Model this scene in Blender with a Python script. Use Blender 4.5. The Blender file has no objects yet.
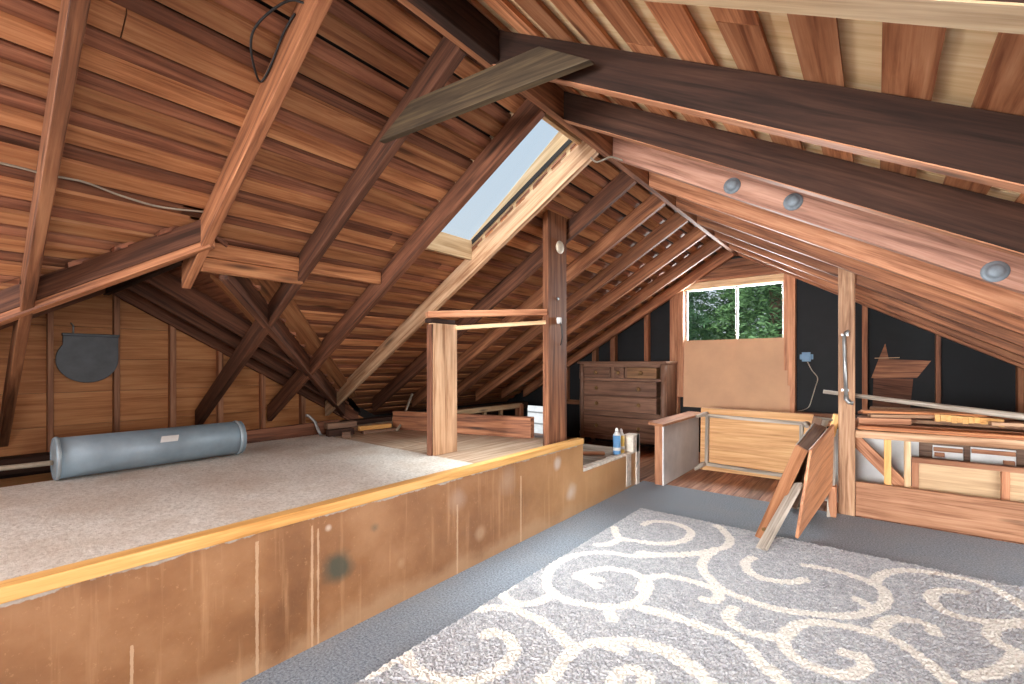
import bpy, bmesh, math, random
from mathutils import Vector as V
random.seed(7)
S = bpy.context.scene
COL = S.collection

# ------------------------------------------------------------------ camera, world, lights, exposure
H = 1.217
cd = bpy.data.cameras.new('camera'); cam = bpy.data.objects.new('camera', cd); COL.objects.link(cam)
cam.location = (0, 0, H); cam.rotation_euler = (math.pi/2, 0, math.radians(38.7365))
cd.sensor_width = 36; cd.lens = 455/1024*36; cd.shift_y = 21/1024; cd.clip_start = .02
S.camera = cam
S.view_settings.view_transform = 'Standard'; S.view_settings.look = 'None'
S.view_settings.gamma = 1; S.view_settings.use_curve_mapping = False
S.view_settings.exposure = 0.12
S.cycles.max_bounces = 10; S.cycles.diffuse_bounces = 6; S.cycles.transparent_max_bounces = 12
S.cycles.sample_clamp_indirect = 6

w = bpy.data.worlds.new('world'); S.world = w; w.use_nodes = True
nt = w.node_tree; bg = nt.nodes['Background']
tc = nt.nodes.new('ShaderNodeTexCoord'); sx = nt.nodes.new('ShaderNodeSeparateXYZ')
rp = nt.nodes.new('ShaderNodeValToRGB')
nt.links.new(tc.outputs['Generated'], sx.inputs[0]); nt.links.new(sx.outputs['Z'], rp.inputs[0])
rp.color_ramp.elements[0].position = .0; rp.color_ramp.elements[0].color = (.80, .86, .92, 1)
rp.color_ramp.elements[1].position = .75; rp.color_ramp.elements[1].color = (.60, .76, .96, 1)
nt.links.new(rp.outputs[0], bg.inputs[0]); bg.inputs[1].default_value = .82

def lamp(name, kind, loc, d, energy, color=(1, 1, 1), **k):
    l = bpy.data.lights.new(name, kind); l.energy = energy; l.color = color
    for a, b in k.items(): setattr(l, a, b)
    o = bpy.data.objects.new(name, l); COL.objects.link(o); o.location = loc
    o.rotation_euler = V(d).to_track_quat('-Z', 'Y').to_euler()
    return o
# soft bright overcast glow
lamp('sky_glow', 'SUN', (-6, 2, 9), (.55, -.03, -.82), 3.5, (.93, .97, 1), angle=math.radians(75))
# overcast sky above the roof skylight
lamp('skylight_daylight', 'AREA', (-2.4, 2.4, 6.4), (0, 0, -1), 1200, (.92, .97, 1), shape='RECTANGLE', size=3.8, size_y=2.4)
# fill lamps added out of view: right, rear and rear left of the camera
lamp('side_fill', 'AREA', (2.1, -.35, 1.45), (-1, .30, -.02), 125, (.95, .97, 1), shape='RECTANGLE', size=1.7, size_y=1.0)
lamp('rear_fill', 'AREA', (-1.0, -2.4, 1.2), (.0, 1, -.06), 68, (.95, .97, 1), shape='RECTANGLE', size=1.8, size_y=1.0, spread=math.radians(60))
lamp('left_fill', 'AREA', (-3.2, -1.6, 1.15), (1, .55, .30), 75, (.95, .97, 1), shape='RECTANGLE', size=1.4, size_y=.9)
# low fill lamp added beyond the right edge of the view
lamp('low_right_fill', 'AREA', (1.75, 3.55, .45), (-1, .16, .06), 38, (.95, .98, 1), shape='RECTANGLE', size=1.6, size_y=.5)
# daylight of the far gable window
lamp('far_daylight', 'AREA', (-1.45, 6.75, 1.95), (.12, -1, -.3), 115, (.95, .98, 1), shape='RECTANGLE', size=1.15, size_y=.75)

# ------------------------------------------------------------------ materials
def lin(c): return tuple(((x/255)/12.92 if x/255 <= .04045 else ((x/255+.055)/1.055)**2.4) for x in c) + (1,)
def newmat(name):
    m = bpy.data.materials.new(name); m.use_nodes = True
    return m, m.node_tree, m.node_tree.nodes['Principled BSDF']
def N(t, typ, **k):
    n = t.nodes.new(typ)
    for a, b in k.items(): setattr(n, a, b)
    return n
def ramp(t, fac, stops):
    r = N(t, 'ShaderNodeValToRGB'); e = r.color_ramp.elements
    while len(e) < len(stops): e.new(.5)
    for i, (p, c) in enumerate(stops): e[i].position = p; e[i].color = c
    t.links.new(fac, r.inputs[0]); return r.outputs[0]
def mix(t, fac, a, b, mode='MIX'):
    n = N(t, 'ShaderNodeMix', data_type='RGBA', blend_type=mode)
    for s, v in ((0, fac), (6, a), (7, b)):
        if hasattr(v, 'links'): t.links.new(v, n.inputs[s])
        else: n.inputs[s].default_value = v
    return n.outputs[2]
def math_(t, op, a, b=None, clamp=False):
    n = N(t, 'ShaderNodeMath', operation=op, use_clamp=clamp)
    for s, v in ((0, a), (1, b)):
        if v is None: continue
        if hasattr(v, 'links'): t.links.new(v, n.inputs[s])
        else: n.inputs[s].default_value = v
    return n.outputs[0]
def noise(t, vec, scale, detail=4, rough=.55, dist=0):
    n = N(t, 'ShaderNodeTexNoise'); n.inputs['Scale'].default_value = scale
    n.inputs['Detail'].default_value = detail; n.inputs['Roughness'].default_value = rough
    n.inputs['Distortion'].default_value = dist
    t.links.new(vec, n.inputs['Vector']); return n.outputs[0]
def mapping(t, vec, sc, loc=(0, 0, 0)):
    m = N(t, 'ShaderNodeMapping'); m.inputs['Scale'].default_value = sc; m.inputs['Location'].default_value = loc
    t.links.new(vec, m.inputs[0]); return m.outputs[0]
def bump(t, b, h, strength=.2, dist=.01):
    n = N(t, 'ShaderNodeBump'); n.inputs['Strength'].default_value = strength; n.inputs['Distance'].default_value = dist
    t.links.new(h, n.inputs['Height']); t.links.new(n.outputs[0], b.inputs['Normal'])

def wood(name, dark, mid, light, rough=.6, tone=.5, stain=None, stain_amt=.5, knots=True):
    m, t, b = newmat(name)
    uv = N(t, 'ShaderNodeUVMap').outputs[0]
    g = noise(t, mapping(t, uv, (1.4, 26, 1)), 1.0, 6, .6, .6)
    g2 = noise(t, mapping(t, uv, (3.5, 110, 1)), 1.0, 3, .6, .2)
    gg = math_(t, 'ADD', math_(t, 'MULTIPLY', g, .75), math_(t, 'MULTIPLY', g2, .25))
    c = ramp(t, gg, [(.27, lin([x*.8 for x in dark])), (.38, lin(dark)), (.51, lin(mid)), (.68, lin(light))])
    big = noise(t, mapping(t, uv, (.9, 3.0, 1)), 1.3, 4, .6, .8)
    c = mix(t, math_(t, 'MULTIPLY', ramp(t, big, [(.5, (0, 0, 0, 1)), (.72, (1, 1, 1, 1))]), stain_amt), c, lin(stain or dark))
    if knots:
        vo = N(t, 'ShaderNodeTexVoronoi'); vo.inputs['Scale'].default_value = 1.0
        t.links.new(mapping(t, uv, (1.1, 6.0, 1)), vo.inputs['Vector'])
        k = ramp(t, vo.outputs['Distance'], [(.05, (1, 1, 1, 1)), (.13, (0, 0, 0, 1))])
        c = mix(t, math_(t, 'MULTIPLY', k, .75), c, lin([x*.45 for x in dark]))
    at = N(t, 'ShaderNodeAttribute'); at.attribute_name = 'tone'
    hs = N(t, 'ShaderNodeHueSaturation')
    t.links.new(math_(t, 'ADD', math_(t, 'MULTIPLY', at.outputs['Fac'], tone*2), 1-tone), hs.inputs['Value'])
    t.links.new(c, hs.inputs['Color'])
    t.links.new(hs.outputs[0], b.inputs['Base Color'])
    b.inputs['Roughness'].default_value = rough; b.inputs['Specular IOR Level'].default_value = .25
    bump(t, b, gg, .35, .004)
    return m
def plain(name, col, rough=.5, metal=0, var=.12, scale=12, bumpy=0):
    m, t, b = newmat(name)
    oc = N(t, 'ShaderNodeTexCoord').outputs['Object']
    n = noise(t, oc, scale, 5, .6)
    lo = lin([x*(1-var) for x in col]); hi = lin([min(255, x*(1+var)) for x in col])
    t.links.new(ramp(t, n, [(.3, lo), (.7, hi)]), b.inputs['Base Color'])
    b.inputs['Roughness'].default_value = rough; b.inputs['Metallic'].default_value = metal
    if bumpy: bump(t, b, n, bumpy, .01)
    return m

M = {}
M['rafter'] = wood('old_fir', (92, 55, 36), (144, 92, 62), (182, 126, 88), tone=.3)
M['rafter_dark'] = wood('dark_old_fir', (42, 27, 20), (62, 40, 30), (84, 56, 42), tone=.3, rough=.85)
M['rafter_mid'] = wood('brown_old_fir', (66, 40, 28), (104, 65, 46), (138, 90, 66), tone=.3, rough=.7)
M['rafter_pink'] = wood('pinkish_fir', (124, 86, 70), (164, 120, 100), (188, 146, 124), tone=.3)
M['rafter_red'] = wood('red_fir', (128, 80, 55), (172, 118, 85), (198, 147, 112), tone=.3)
M['pale'] = wood('pale_lumber', (168, 134, 96), (204, 172, 132), (224, 198, 162), tone=.25, stain=(150, 112, 74), stain_amt=.3)
M['yellow'] = wood('yellow_pine', (196, 140, 76), (218, 166, 98), (230, 186, 122), rough=.45, tone=.2, stain_amt=.2, knots=False)
M['board'] = wood('sheathing_board', (132, 80, 50), (174, 116, 76), (200, 146, 100), tone=.35)
M['board_red'] = wood('red_cedar_layer', (94, 56, 40), (134, 85, 62), (164, 110, 80), tone=.35)
M['board_right'] = wood('right_sheathing', (142, 84, 54), (194, 130, 90), (220, 160, 118), tone=.3)
M['ply'] = wood('new_plywood', (222, 188, 138), (236, 206, 160), (244, 220, 182), tone=.15, stain=(196, 140, 80), stain_amt=.4, knots=False)
M['ply_brown'] = wood('brown_plywood', (158, 98, 56), (190, 126, 76), (208, 148, 96), tone=.25, stain_amt=.35, knots=False)
M['drawer_wood'] = wood('varnished_drawer_wood', (134, 86, 58), (178, 122, 86), (200, 146, 108), rough=.35, tone=.2, knots=False)
M['drawer_in'] = wood('raw_drawer_wood', (86, 62, 48), (118, 90, 72), (148, 118, 96), tone=.2, knots=False)
M['chest'] = wood('chest_wood', (92, 64, 50), (126, 92, 73), (148, 112, 90), rough=.45, tone=.2, knots=False)
M['chest_light'] = wood('chest_bare_drawer', (112, 78, 52), (150, 110, 76), (176, 136, 96), rough=.5, tone=.2, knots=False)
M['table_wood'] = wood('table_underside', (176, 128, 80), (200, 152, 102), (216, 174, 124), tone=.15, stain=(190, 130, 78), stain_amt=.3, knots=False)
M['weathered'] = wood('weathered_post', (116, 82, 58), (160, 122, 92), (190, 156, 124), tone=.2, stain=(86, 54, 36), stain_amt=.75)
M['tan_brown'] = wood('tan_brown_plank', (122, 80, 56), (160, 114, 84), (184, 140, 108), tone=.2, stain=(112, 72, 50), stain_amt=.35)
M['pale_brown'] = wood('pale_brown_plank', (140, 100, 70), (184, 146, 112), (210, 178, 146), tone=.2, stain=(120, 80, 54), stain_amt=.5)
M['grey_wood'] = wood('grey_raw_wood', (120, 110, 98), (168, 156, 142), (200, 190, 176), tone=.2, knots=False)
M['floor_wood'] = wood('bare_floorboard', (116, 74, 54), (160, 110, 82), (190, 142, 112), tone=.4)
M['deck_wood'] = wood('dusty_deck_plywood', (150, 122, 98), (184, 158, 134), (208, 188, 168), tone=.15, stain=(140, 104, 76), stain_amt=.5, knots=False)
M['cardboard'] = None
M['tie'] = wood('mossy_tie', (52, 42, 31), (78, 63, 46), (108, 92, 66), tone=.2, stain=(44, 36, 28), stain_amt=.5, knots=False)
M['cardboard'] = plain('tan_cardboard', (190, 148, 114), .85, var=.04, scale=3)
M['tan'] = wood('tan_panel_face', (168, 138, 104), (188, 158, 122), (202, 174, 138), tone=.1, stain_amt=.2, knots=False)
M['felt'] = plain('roofing_felt', (30, 24, 21), .9)
M['black_paper'] = plain('black_building_paper', (13, 14, 16), .8, var=.3, scale=5, bumpy=.25)
M['white'] = plain('white_paint', (206, 204, 200), .5, var=.05)
M['drywall'] = plain('white_drywall', (206, 204, 200), .7, var=.06, scale=4)
M['vinyl'] = plain('white_vinyl', (196, 198, 198), .4, var=.03)
M['darkmetal'] = plain('dark_grey_sheet_metal', (62, 62, 63), .45, .2, var=.15)
M['galv'] = plain('painted_galvanised_metal', (128, 144, 154), .5, .15, var=.08, scale=6)
M['galv2'] = plain('galvanised_rim', (150, 162, 168), .45, .25, var=.08)
M['steel'] = plain('grey_steel', (150, 150, 148), .4, .7, var=.15)
M['bolt'] = plain('blued_bolt', (118, 126, 132), .6, .3, var=.2)
M['cable'] = plain('black_cable', (28, 26, 25), .6)
M['cable_grey'] = plain('grey_cable', (150, 138, 120), .6)
M['blue'] = plain('blue_box', (78, 114, 142), .5, var=.06)
M['canblue'] = plain('blue_can_print', (96, 146, 190), .35, var=.05)
M['canyellow'] = plain('yellow_can_print', (222, 186, 92), .4, var=.05)
M['plaster'] = plain('crumbly_plaster', (214, 204, 190), .85, var=.12, scale=20, bumpy=.5)
M['porcelain'] = plain('old_porcelain', (206, 194, 172), .5, var=.12, scale=30, bumpy=.4)
M['brass'] = plain('dull_brass', (150, 118, 78), .4, .6)
M['mouldy'] = plain('rusty_brown_metal', (96, 78, 62), .7, .2, var=.25)

def glass():
    m, t, b = newmat('window_glass')
    out = t.nodes['Material Output']; t.nodes.remove(b)
    tr = N(t, 'ShaderNodeBsdfTransparent'); gl = N(t, 'ShaderNodeBsdfGlossy'); gl.inputs['Roughness'].default_value = .02
    lw = N(t, 'ShaderNodeLayerWeight'); lw.inputs[0].default_value = .5
    fr = N(t, 'ShaderNodeMath', operation='POWER'); fr.inputs[1].default_value = 5
    t.links.new(lw.outputs['Facing'], fr.inputs[0])
    mx = N(t, 'ShaderNodeMixShader')
    tr.inputs[0].default_value = (.96, .98, .98, 1)
    t.links.new(fr.outputs[0], mx.inputs[0]); t.links.new(tr.outputs[0], mx.inputs[1]); t.links.new(gl.outputs[0], mx.inputs[2])
    t.links.new(mx.outputs[0], out.inputs[0]); return m
M['glass'] = glass()

def carpet_mat():
    m, t, b = newmat('blue_grey_carpet')
    oc = N(t, 'ShaderNodeTexCoord').outputs['Object']
    f = noise(t, oc, 95, 4, .8); g = noise(t, oc, 2.2, 4, .6)
    c = ramp(t, f, [(.35, lin((84, 94, 106))), (.65, lin((158, 166, 174)))])
    c = mix(t, math_(t, 'MULTIPLY', ramp(t, g, [(.45, (0, 0, 0, 1)), (.75, (1, 1, 1, 1))]), .3), c, lin((150, 146, 140)))
    t.links.new(c, b.inputs['Base Color']); b.inputs['Roughness'].default_value = .95
    bump(t, b, f, .6, .006); return m
M['carpet'] = carpet_mat()
def pad_mat():
    m, t, b = newmat('worn_carpet_pad')
    oc = N(t, 'ShaderNodeTexCoord').outputs['Object']
    f = noise(t, oc, 70, 5, .75); g = noise(t, oc, 1.7, 5, .65)
    c = ramp(t, f, [(.32, lin((168, 158, 146))), (.5, lin((210, 204, 194))), (.68, lin((230, 225, 217)))])
    c = mix(t, math_(t, 'MULTIPLY', ramp(t, g, [(.45, (0, 0, 0, 1)), (.7, (1, 1, 1, 1))]), .55), c, lin((172, 148, 124)))
    t.links.new(c, b.inputs['Base Color']); b.inputs['Roughness'].default_value = .95
    bump(t, b, f, .5, .006); return m
M['pad'] = pad_mat()
def rug_mat():
    m, t, b = newmat('shaggy_rug_pile')
    oc = N(t, 'ShaderNodeTexCoord').outputs['Object']
    f = noise(t, oc, 130, 3, .7); g = noise(t, oc, 30, 3, .7)
    grey = ramp(t, math_(t, 'ADD', math_(t, 'MULTIPLY', f, .6), math_(t, 'MULTIPLY', g, .4)), [(.36, lin((118, 120, 124))), (.5, lin((158, 159, 161))), (.64, lin((190, 189, 187)))])
    cream = ramp(t, f, [(.3, lin((192, 187, 176))), (.7, lin((224, 219, 209)))])
    at = N(t, 'ShaderNodeAttribute'); at.attribute_name = 'swirl'
    fac = math_(t, 'ADD', at.outputs['Fac'], math_(t, 'MULTIPLY', math_(t, 'SUBTRACT', g, .5), .7))
    fac = ramp(t, fac, [(.38, (0, 0, 0, 1)), (.6, (1, 1, 1, 1))])
    t.links.new(mix(t, fac, grey, cream), b.inputs['Base Color']); b.inputs['Roughness'].default_value = 1
    b.inputs['Sheen Weight'].default_value = .2
    return m
M['rug'] = rug_mat()
def panel_mat():
    # brown painted panel with drips, scuffs, mould and filler marks (all of them marks on the panel itself)
    m, t, b = newmat('brown_painted_panel')
    oc = N(t, 'ShaderNodeTexCoord').outputs['Object']
    sp = N(t, 'ShaderNodeSeparateXYZ'); t.links.new(oc, sp.inputs[0]); y = sp.outputs[1]; z = sp.outputs[2]
    n1 = noise(t, oc, 2.6, 6, .6); n2 = noise(t, mapping(t, oc, (1, 22, 1.2)), 1.0, 4, .6); n3 = noise(t, oc, 24, 4, .7)
    c = ramp(t, n1, [(.3, lin((116, 76, 45))), (.5, lin((142, 97, 60))), (.7, lin((162, 118, 80)))])
    c = mix(t, math_(t, 'MULTIPLY', ramp(t, n2, [(.56, (0, 0, 0, 1)), (.72, (1, 1, 1, 1))]), .4), c, lin((206, 160, 116)))
    # far end is barer, yellower board
    far = N(t, 'ShaderNodeMapRange'); t.links.new(y, far.inputs[0]); far.inputs[1].default_value = 2.2; far.inputs[2].default_value = 3.6
    c = mix(t, math_(t, 'MULTIPLY', far.outputs[0], .75), c, mix(t, n1, lin((196, 146, 92)), lin((222, 180, 132))))
    # scuffs along the lower edge
    lo = N(t, 'ShaderNodeMapRange'); t.links.new(z, lo.inputs[0]); lo.inputs[1].default_value = .22; lo.inputs[2].default_value = .0
    sc = ramp(t, math_(t, 'MULTIPLY', lo.outputs[0], n1), [(.26, (0, 0, 0, 1)), (.42, (1, 1, 1, 1))])
    c = mix(t, math_(t, 'MULTIPLY', sc, .45), c, lin((186, 152, 116)))
    sp_ = ramp(t, noise(t, oc, 60, 3, .8), [(.62, (0, 0, 0, 1)), (.7, (1, 1, 1, 1))])
    c = mix(t, math_(t, 'MULTIPLY', sp_, .35), c, lin((196, 150, 106)))
    # torn whitish paper below the yellow edge
    up = N(t, 'ShaderNodeMapRange'); t.links.new(z, up.inputs[0]); up.inputs[1].default_value = .50; up.inputs[2].default_value = .555
    n4 = noise(t, mapping(t, oc, (1, 1, 1), (3, 5, 0)), 5, 5, .7)
    tp = ramp(t, math_(t, 'MULTIPLY', up.outputs[0], n4), [(.42, (0, 0, 0, 1)), (.46, (1, 1, 1, 1))])
    c = mix(t, tp, c, mix(t, n3, lin((112, 90, 70)), lin((214, 202, 188))))
    # paint runs
    for y0, wd, zt in ((.763, .006, .52), (.985, .005, .52), (1.012, .004, .50), (1.85, .006, .40), (2.45, .008, .45), (.38, .004, .3)):
        d = math_(t, 'ABSOLUTE', math_(t, 'SUBTRACT', y, y0))
        k = math_(t, 'LESS_THAN', math_(t, 'ADD', d, math_(t, 'MULTIPLY', n3, .012)), wd+.006)
        k = math_(t, 'MULTIPLY', k, math_(t, 'LESS_THAN', z, zt))
        c = mix(t, math_(t, 'MULTIPLY', k, .5), c, lin((216, 182, 146)))
    def blob(y0, z0, r, col, amt):
        nonlocal c
        dy = math_(t, 'SUBTRACT', y, y0); dz = math_(t, 'SUBTRACT', z, z0)
        d = math_(t, 'SQRT', math_(t, 'ADD', math_(t, 'MULTIPLY', dy, dy), math_(t, 'MULTIPLY', dz, dz)))
        d = math_(t, 'ADD', d, math_(t, 'MULTIPLY', math_(t, 'SUBTRACT', n1, .5), r*2.2))
        k = N(t, 'ShaderNodeMapRange'); t.links.new(d, k.inputs[0]); k.inputs[1].default_value = r; k.inputs[2].default_value = r*.3
        k.inputs[3].default_value = 0; k.inputs[4].default_value = 1
        c = mix(t, math_(t, 'MULTIPLY', k.outputs[0], amt), c, lin(col))
    for bb in MARKS: blob(*bb)
    t.links.new(c, b.inputs['Base Color']); b.inputs['Roughness'].default_value = .45
    bump(t, b, n3, .15, .004); return m
MARKS = [(1.115, .30, .085, (66, 70, 56), .9), (1.298, .425, .045, (92, 88, 72), .75), (1.06, .49, .018, (222, 206, 186), .5), (1.45, .20, .04, (196, 160, 122), .35), (1.85, .43, .09, (178, 150, 128), .5), (2.3, .45, .12, (180, 152, 128), .45), (2.05, .18, .05, (196, 164, 130), .4), (3.1, .2, .1, (214, 204, 192), .6), (2.9, .45, .06, (210, 200, 190), .6)]
M['panel'] = panel_mat()
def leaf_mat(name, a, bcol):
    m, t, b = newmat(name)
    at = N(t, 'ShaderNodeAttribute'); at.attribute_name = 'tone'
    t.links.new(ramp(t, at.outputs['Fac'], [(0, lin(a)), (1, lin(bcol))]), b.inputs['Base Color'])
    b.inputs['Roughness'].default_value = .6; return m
M['needles'] = leaf_mat('fir_needles', (30, 56, 38), (100, 138, 92))
M['needles2'] = leaf_mat('cedar_needles', (40, 70, 42), (124, 160, 98))
M['bark'] = plain('bark', (84, 64, 50), .9, var=.3, bumpy=.6)
M['lawn'] = plain('lawn', (86, 116, 62), .95, var=.3)

# ------------------------------------------------------------------ mesh builder
class MB:
    def __init__(s):
        s.bm = bmesh.new(); s.uv = s.bm.loops.layers.uv.new('UVMap'); s.tone = s.bm.faces.layers.float.new('tone'); s.mats = []
    def slot(s, m):
        if m is None: m = s.mats[0] if s.mats else None
        if m not in s.mats: s.mats.append(m)
        return s.mats.index(m)
    def hexa(s, P, m=None, tone=None):
        """P: 8 points, 0-3 one end loop, 4-7 the matching opposite loop"""
        P = [V(p) for p in P]; vs = [s.bm.verts.new(p) for p in P]
        tone = random.random() if tone is None else tone
        a, b, c = P[1]-P[0], P[3]-P[0], P[4]-P[0]
        L = (a.length, b.length, c.length); g = L.index(max(L)); ax = [v.normalized() if v.length else V((1, 0, 0)) for v in (a, b, c)]
        ou, ov = random.random()*20, random.random()*20; mi = s.slot(m)
        for idx, na in (((0, 3, 2, 1), 2), ((4, 5, 6, 7), 2), ((0, 1, 5, 4), 1), ((3, 7, 6, 2), 1), ((0, 4, 7, 3), 0), ((1, 2, 6, 5), 0)):
            f = s.bm.faces.new([vs[i] for i in idx]); f.material_index = mi; f[s.tone] = tone
            oth = [k for k in (0, 1, 2) if k != na]
            ua = g if g in oth else oth[0]; va = [k for k in oth if k != ua][0]
            for lp in f.loops:
                d = lp.vert.co - P[0]
                w_ = ax[va]-ax[ua]*ax[va].dot(ax[ua]); w_ = w_.normalized() if w_.length > 1e-4 else ax[va]
                lp[s.uv].uv = (d.dot(ax[ua])*(1 if g in oth else 8)+ou, d.dot(w_)+ov+na*.37)
        return s
    def obox(s, o, a, b, c, m=None, tone=None):
        o, a, b, c = V(o), V(a), V(b), V(c)
        return s.hexa([o, o+a, o+a+b, o+b, o+c, o+a+c, o+a+b+c, o+b+c], m, tone)
    def box(s, x0, x1, y0, y1, z0, z1, m=None, tone=None):
        return s.obox((x0, y0, z0), (x1-x0, 0, 0), (0, y1-y0, 0), (0, 0, z1-z0), m, tone)
    def beam(s, p, q, wid, hgt, m=None, tone=None, up=(0, 0, 1)):
        """bar from p to q (centre line), wid across, hgt along up"""
        p, q = V(p), V(q); d = (q-p).normalized(); sd = d.cross(V(up)).normalized(); u = sd.cross(d).normalized()
        return s.obox(p-sd*wid/2-u*hgt/2, sd*wid, u*hgt, q-p, m, tone)
    def prism(s, pts, vec, m=None, tone=None, smooth=False):
        """closed outline pts extruded by vec"""
        pts = [V(p) for p in pts]; vec = V(vec); mi = s.slot(m); tone = random.random() if tone is None else tone
        A = [s.bm.verts.new(p) for p in pts]; B = [s.bm.verts.new(p+vec) for p in pts]
        n = len(pts); fs = [s.bm.faces.new(A[::-1]), s.bm.faces.new(B)]
        for i in range(n):
            f = s.bm.faces.new((A[i], A[(i+1) % n], B[(i+1) % n], B[i])); f.smooth = smooth; fs.append(f)
        e = (pts[1]-pts[0]).normalized(); nn = vec.normalized(); e2 = nn.cross(e)
        for f in fs:
            f.material_index = mi; f[s.tone] = tone
            for lp in f.loops:
                d = lp.vert.co-pts[0]; lp[s.uv].uv = (d.dot(e)+d.dot(nn), d.dot(e2))
        return s
    def wire(s, pts, r, m=None, n=8):
        out = []
        for i in range(len(pts)-1):
            a, b, c, d = [V(pts[min(max(j, 0), len(pts)-1)]) for j in (i-1, i, i+1, i+2)]
            for k in range(6):
                t = k/6; out.append(.5*(2*b+(c-a)*t+(2*a-5*b+4*c-d)*t*t+(-a+3*b-3*c+d)*t**3))
        return s.tube(out+[V(pts[-1])], r, m, n)
    def tube(s, pts, r, m=None, n=10, cap=True, tone=.5):
        pts = [V(p) for p in pts]; rs = r if isinstance(r, (list, tuple)) else [r]*len(pts); mi = s.slot(m); rings = []; acc = 0
        ref = V((0, 0, 1)); lens = []
        for i, p in enumerate(pts):
            d = (pts[min(i+1, len(pts)-1)]-pts[max(i-1, 0)]).normalized()
            if abs(d.dot(ref)) > .95: ref = V((1, 0, 0)) if abs(d.x) < .9 else V((0, 1, 0))
            a = d.cross(ref).normalized(); bb = d.cross(a).normalized()
            if i: acc += (p-pts[i-1]).length
            lens.append(acc)
            rings.append([s.bm.verts.new(p+(a*math.cos(2*math.pi*k/n)+bb*math.sin(2*math.pi*k/n))*rs[i]) for k in range(n)])
        for i in range(len(pts)-1):
            for k in range(n):
                f = s.bm.faces.new((rings[i][k], rings[i][(k+1) % n], rings[i+1][(k+1) % n], rings[i+1][k]))
                f.smooth = True; f.material_index = mi; f[s.tone] = tone
                for lp, (ii, kk) in zip(f.loops, ((i, k), (i, k+1), (i+1, k+1), (i+1, k))): lp[s.uv].uv = (lens[ii], kk/n*2*math.pi*max(rs))
        if cap:
            for rg in (rings[0][::-1], rings[-1]):
                f = s.bm.faces.new(rg); f.material_index = mi; f[s.tone] = tone
        return s
    def lathe(s, base, axis, prof, m=None, n=24, tone=.5):
        """prof: (radius, distance along axis)"""
        base, ax = V(base), V(axis).normalized(); ref = V((0, 0, 1)) if abs(ax.z) < .9 else V((1, 0, 0))
        a = ax.cross(ref).normalized(); bb = ax.cross(a); mi = s.slot(m); rings = []
        for r, d in prof: rings.append([s.bm.verts.new(base+ax*d+(a*math.cos(2*math.pi*k/n)+bb*math.sin(2*math.pi*k/n))*max(r, 1e-4)) for k in range(n)])
        for i in range(len(prof)-1):
            for k in range(n):
                f = s.bm.faces.new((rings[i][k], rings[i][(k+1) % n], rings[i+1][(k+1) % n], rings[i+1][k]))
                f.smooth = True; f.material_index = mi; f[s.tone] = tone
        for rg in (rings[0][::-1], rings[-1]):
            f = s.bm.faces.new(rg); f.material_index = mi; f[s.tone] = tone
        return s
    def build(s, name, mat=None, parent=None, bevel=0, origin=None):
        if mat is not None:
            if not s.mats: s.mats = [mat]
            else: s.mats = [mat if x is None else x for x in s.mats]
        bmesh.ops.recalc_face_normals(s.bm, faces=s.bm.faces)
        me = bpy.data.meshes.new(name); 
        if origin is not None:
            for v in s.bm.verts: v.co -= V(origin)
        s.bm.to_mesh(me); s.bm.free()
        for m in s.mats: me.materials.append(m)
        o = bpy.data.objects.new(name, me); COL.objects.link(o)
        if origin is not None: o.location = origin
        if parent is not None: o.parent = parent
        if bevel:
            md = o.modifiers.new('edge', 'BEVEL'); md.width = bevel; md.segments = 2; md.limit_method = 'ANGLE'
        return o

def tag(o, label, cat, group=None):
    o['label'] = label; o['category'] = cat
    if group: o['group'] = group
    return o
def struct(o): o['kind'] = 'structure'; return o
def thing(name, label, cat, group=None, loc=(0, 0, 0)):
    o = bpy.data.objects.new(name, None); COL.objects.link(o); o.empty_display_size = .05
    return tag(o, label, cat, group)          # parts are given in room coordinates
def lumber(name, p, q, wid, hgt, mat, label, cat, group=None, up=(0, 0, 1), bevel=.004, tone=None):
    return tag(MB().beam(p, q, wid, hgt, M[mat], tone, up).build(name, None, None, bevel), label, cat, group)

# ------------------------------------------------------------------ roof numbers
RX, RZ, MS = -1.405, 2.604, .583         # ridge position, height of the rafters' lower edge there, pitch
RH = .165                                # plumb depth of a rafter
YB, YF = -2.6, 6.45                      # rear and far gable
def zl(x): return RZ + MS*(x-RX)         # lower edge of the left rafters
def zr(x): return RZ - MS*(x-RX)
DP = (-2.78, .84)                        # apex of the left dormer valleys
DZ = 1.80                                # dormer ridge height (rafter lower edge)
SKY = (-2.57, -1.565, 2.085, 2.65)        # skylight hole x0 x1 y0 y1

def cut(iv, a, b):
    out = []
    for s, e in iv:
        if b <= s or a >= e: out.append((s, e)); continue
        if s < a: out.append((s, a))
        if b < e: out.append((b, e))
    return out
def left_iv(x0, x1):
    iv = [(YB, YF)]
    if x1 > SKY[0] and x0 < SKY[1]: iv = cut(iv, SKY[2], SKY[3])
    xm = (x0+x1)/2
    if xm < DP[0]: iv = cut(iv, DP[1]-(DP[0]-xm)+.09, DP[1]+(DP[0]-xm)-.09)
    return [(a, b) for a, b in iv if b-a > .02]
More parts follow.
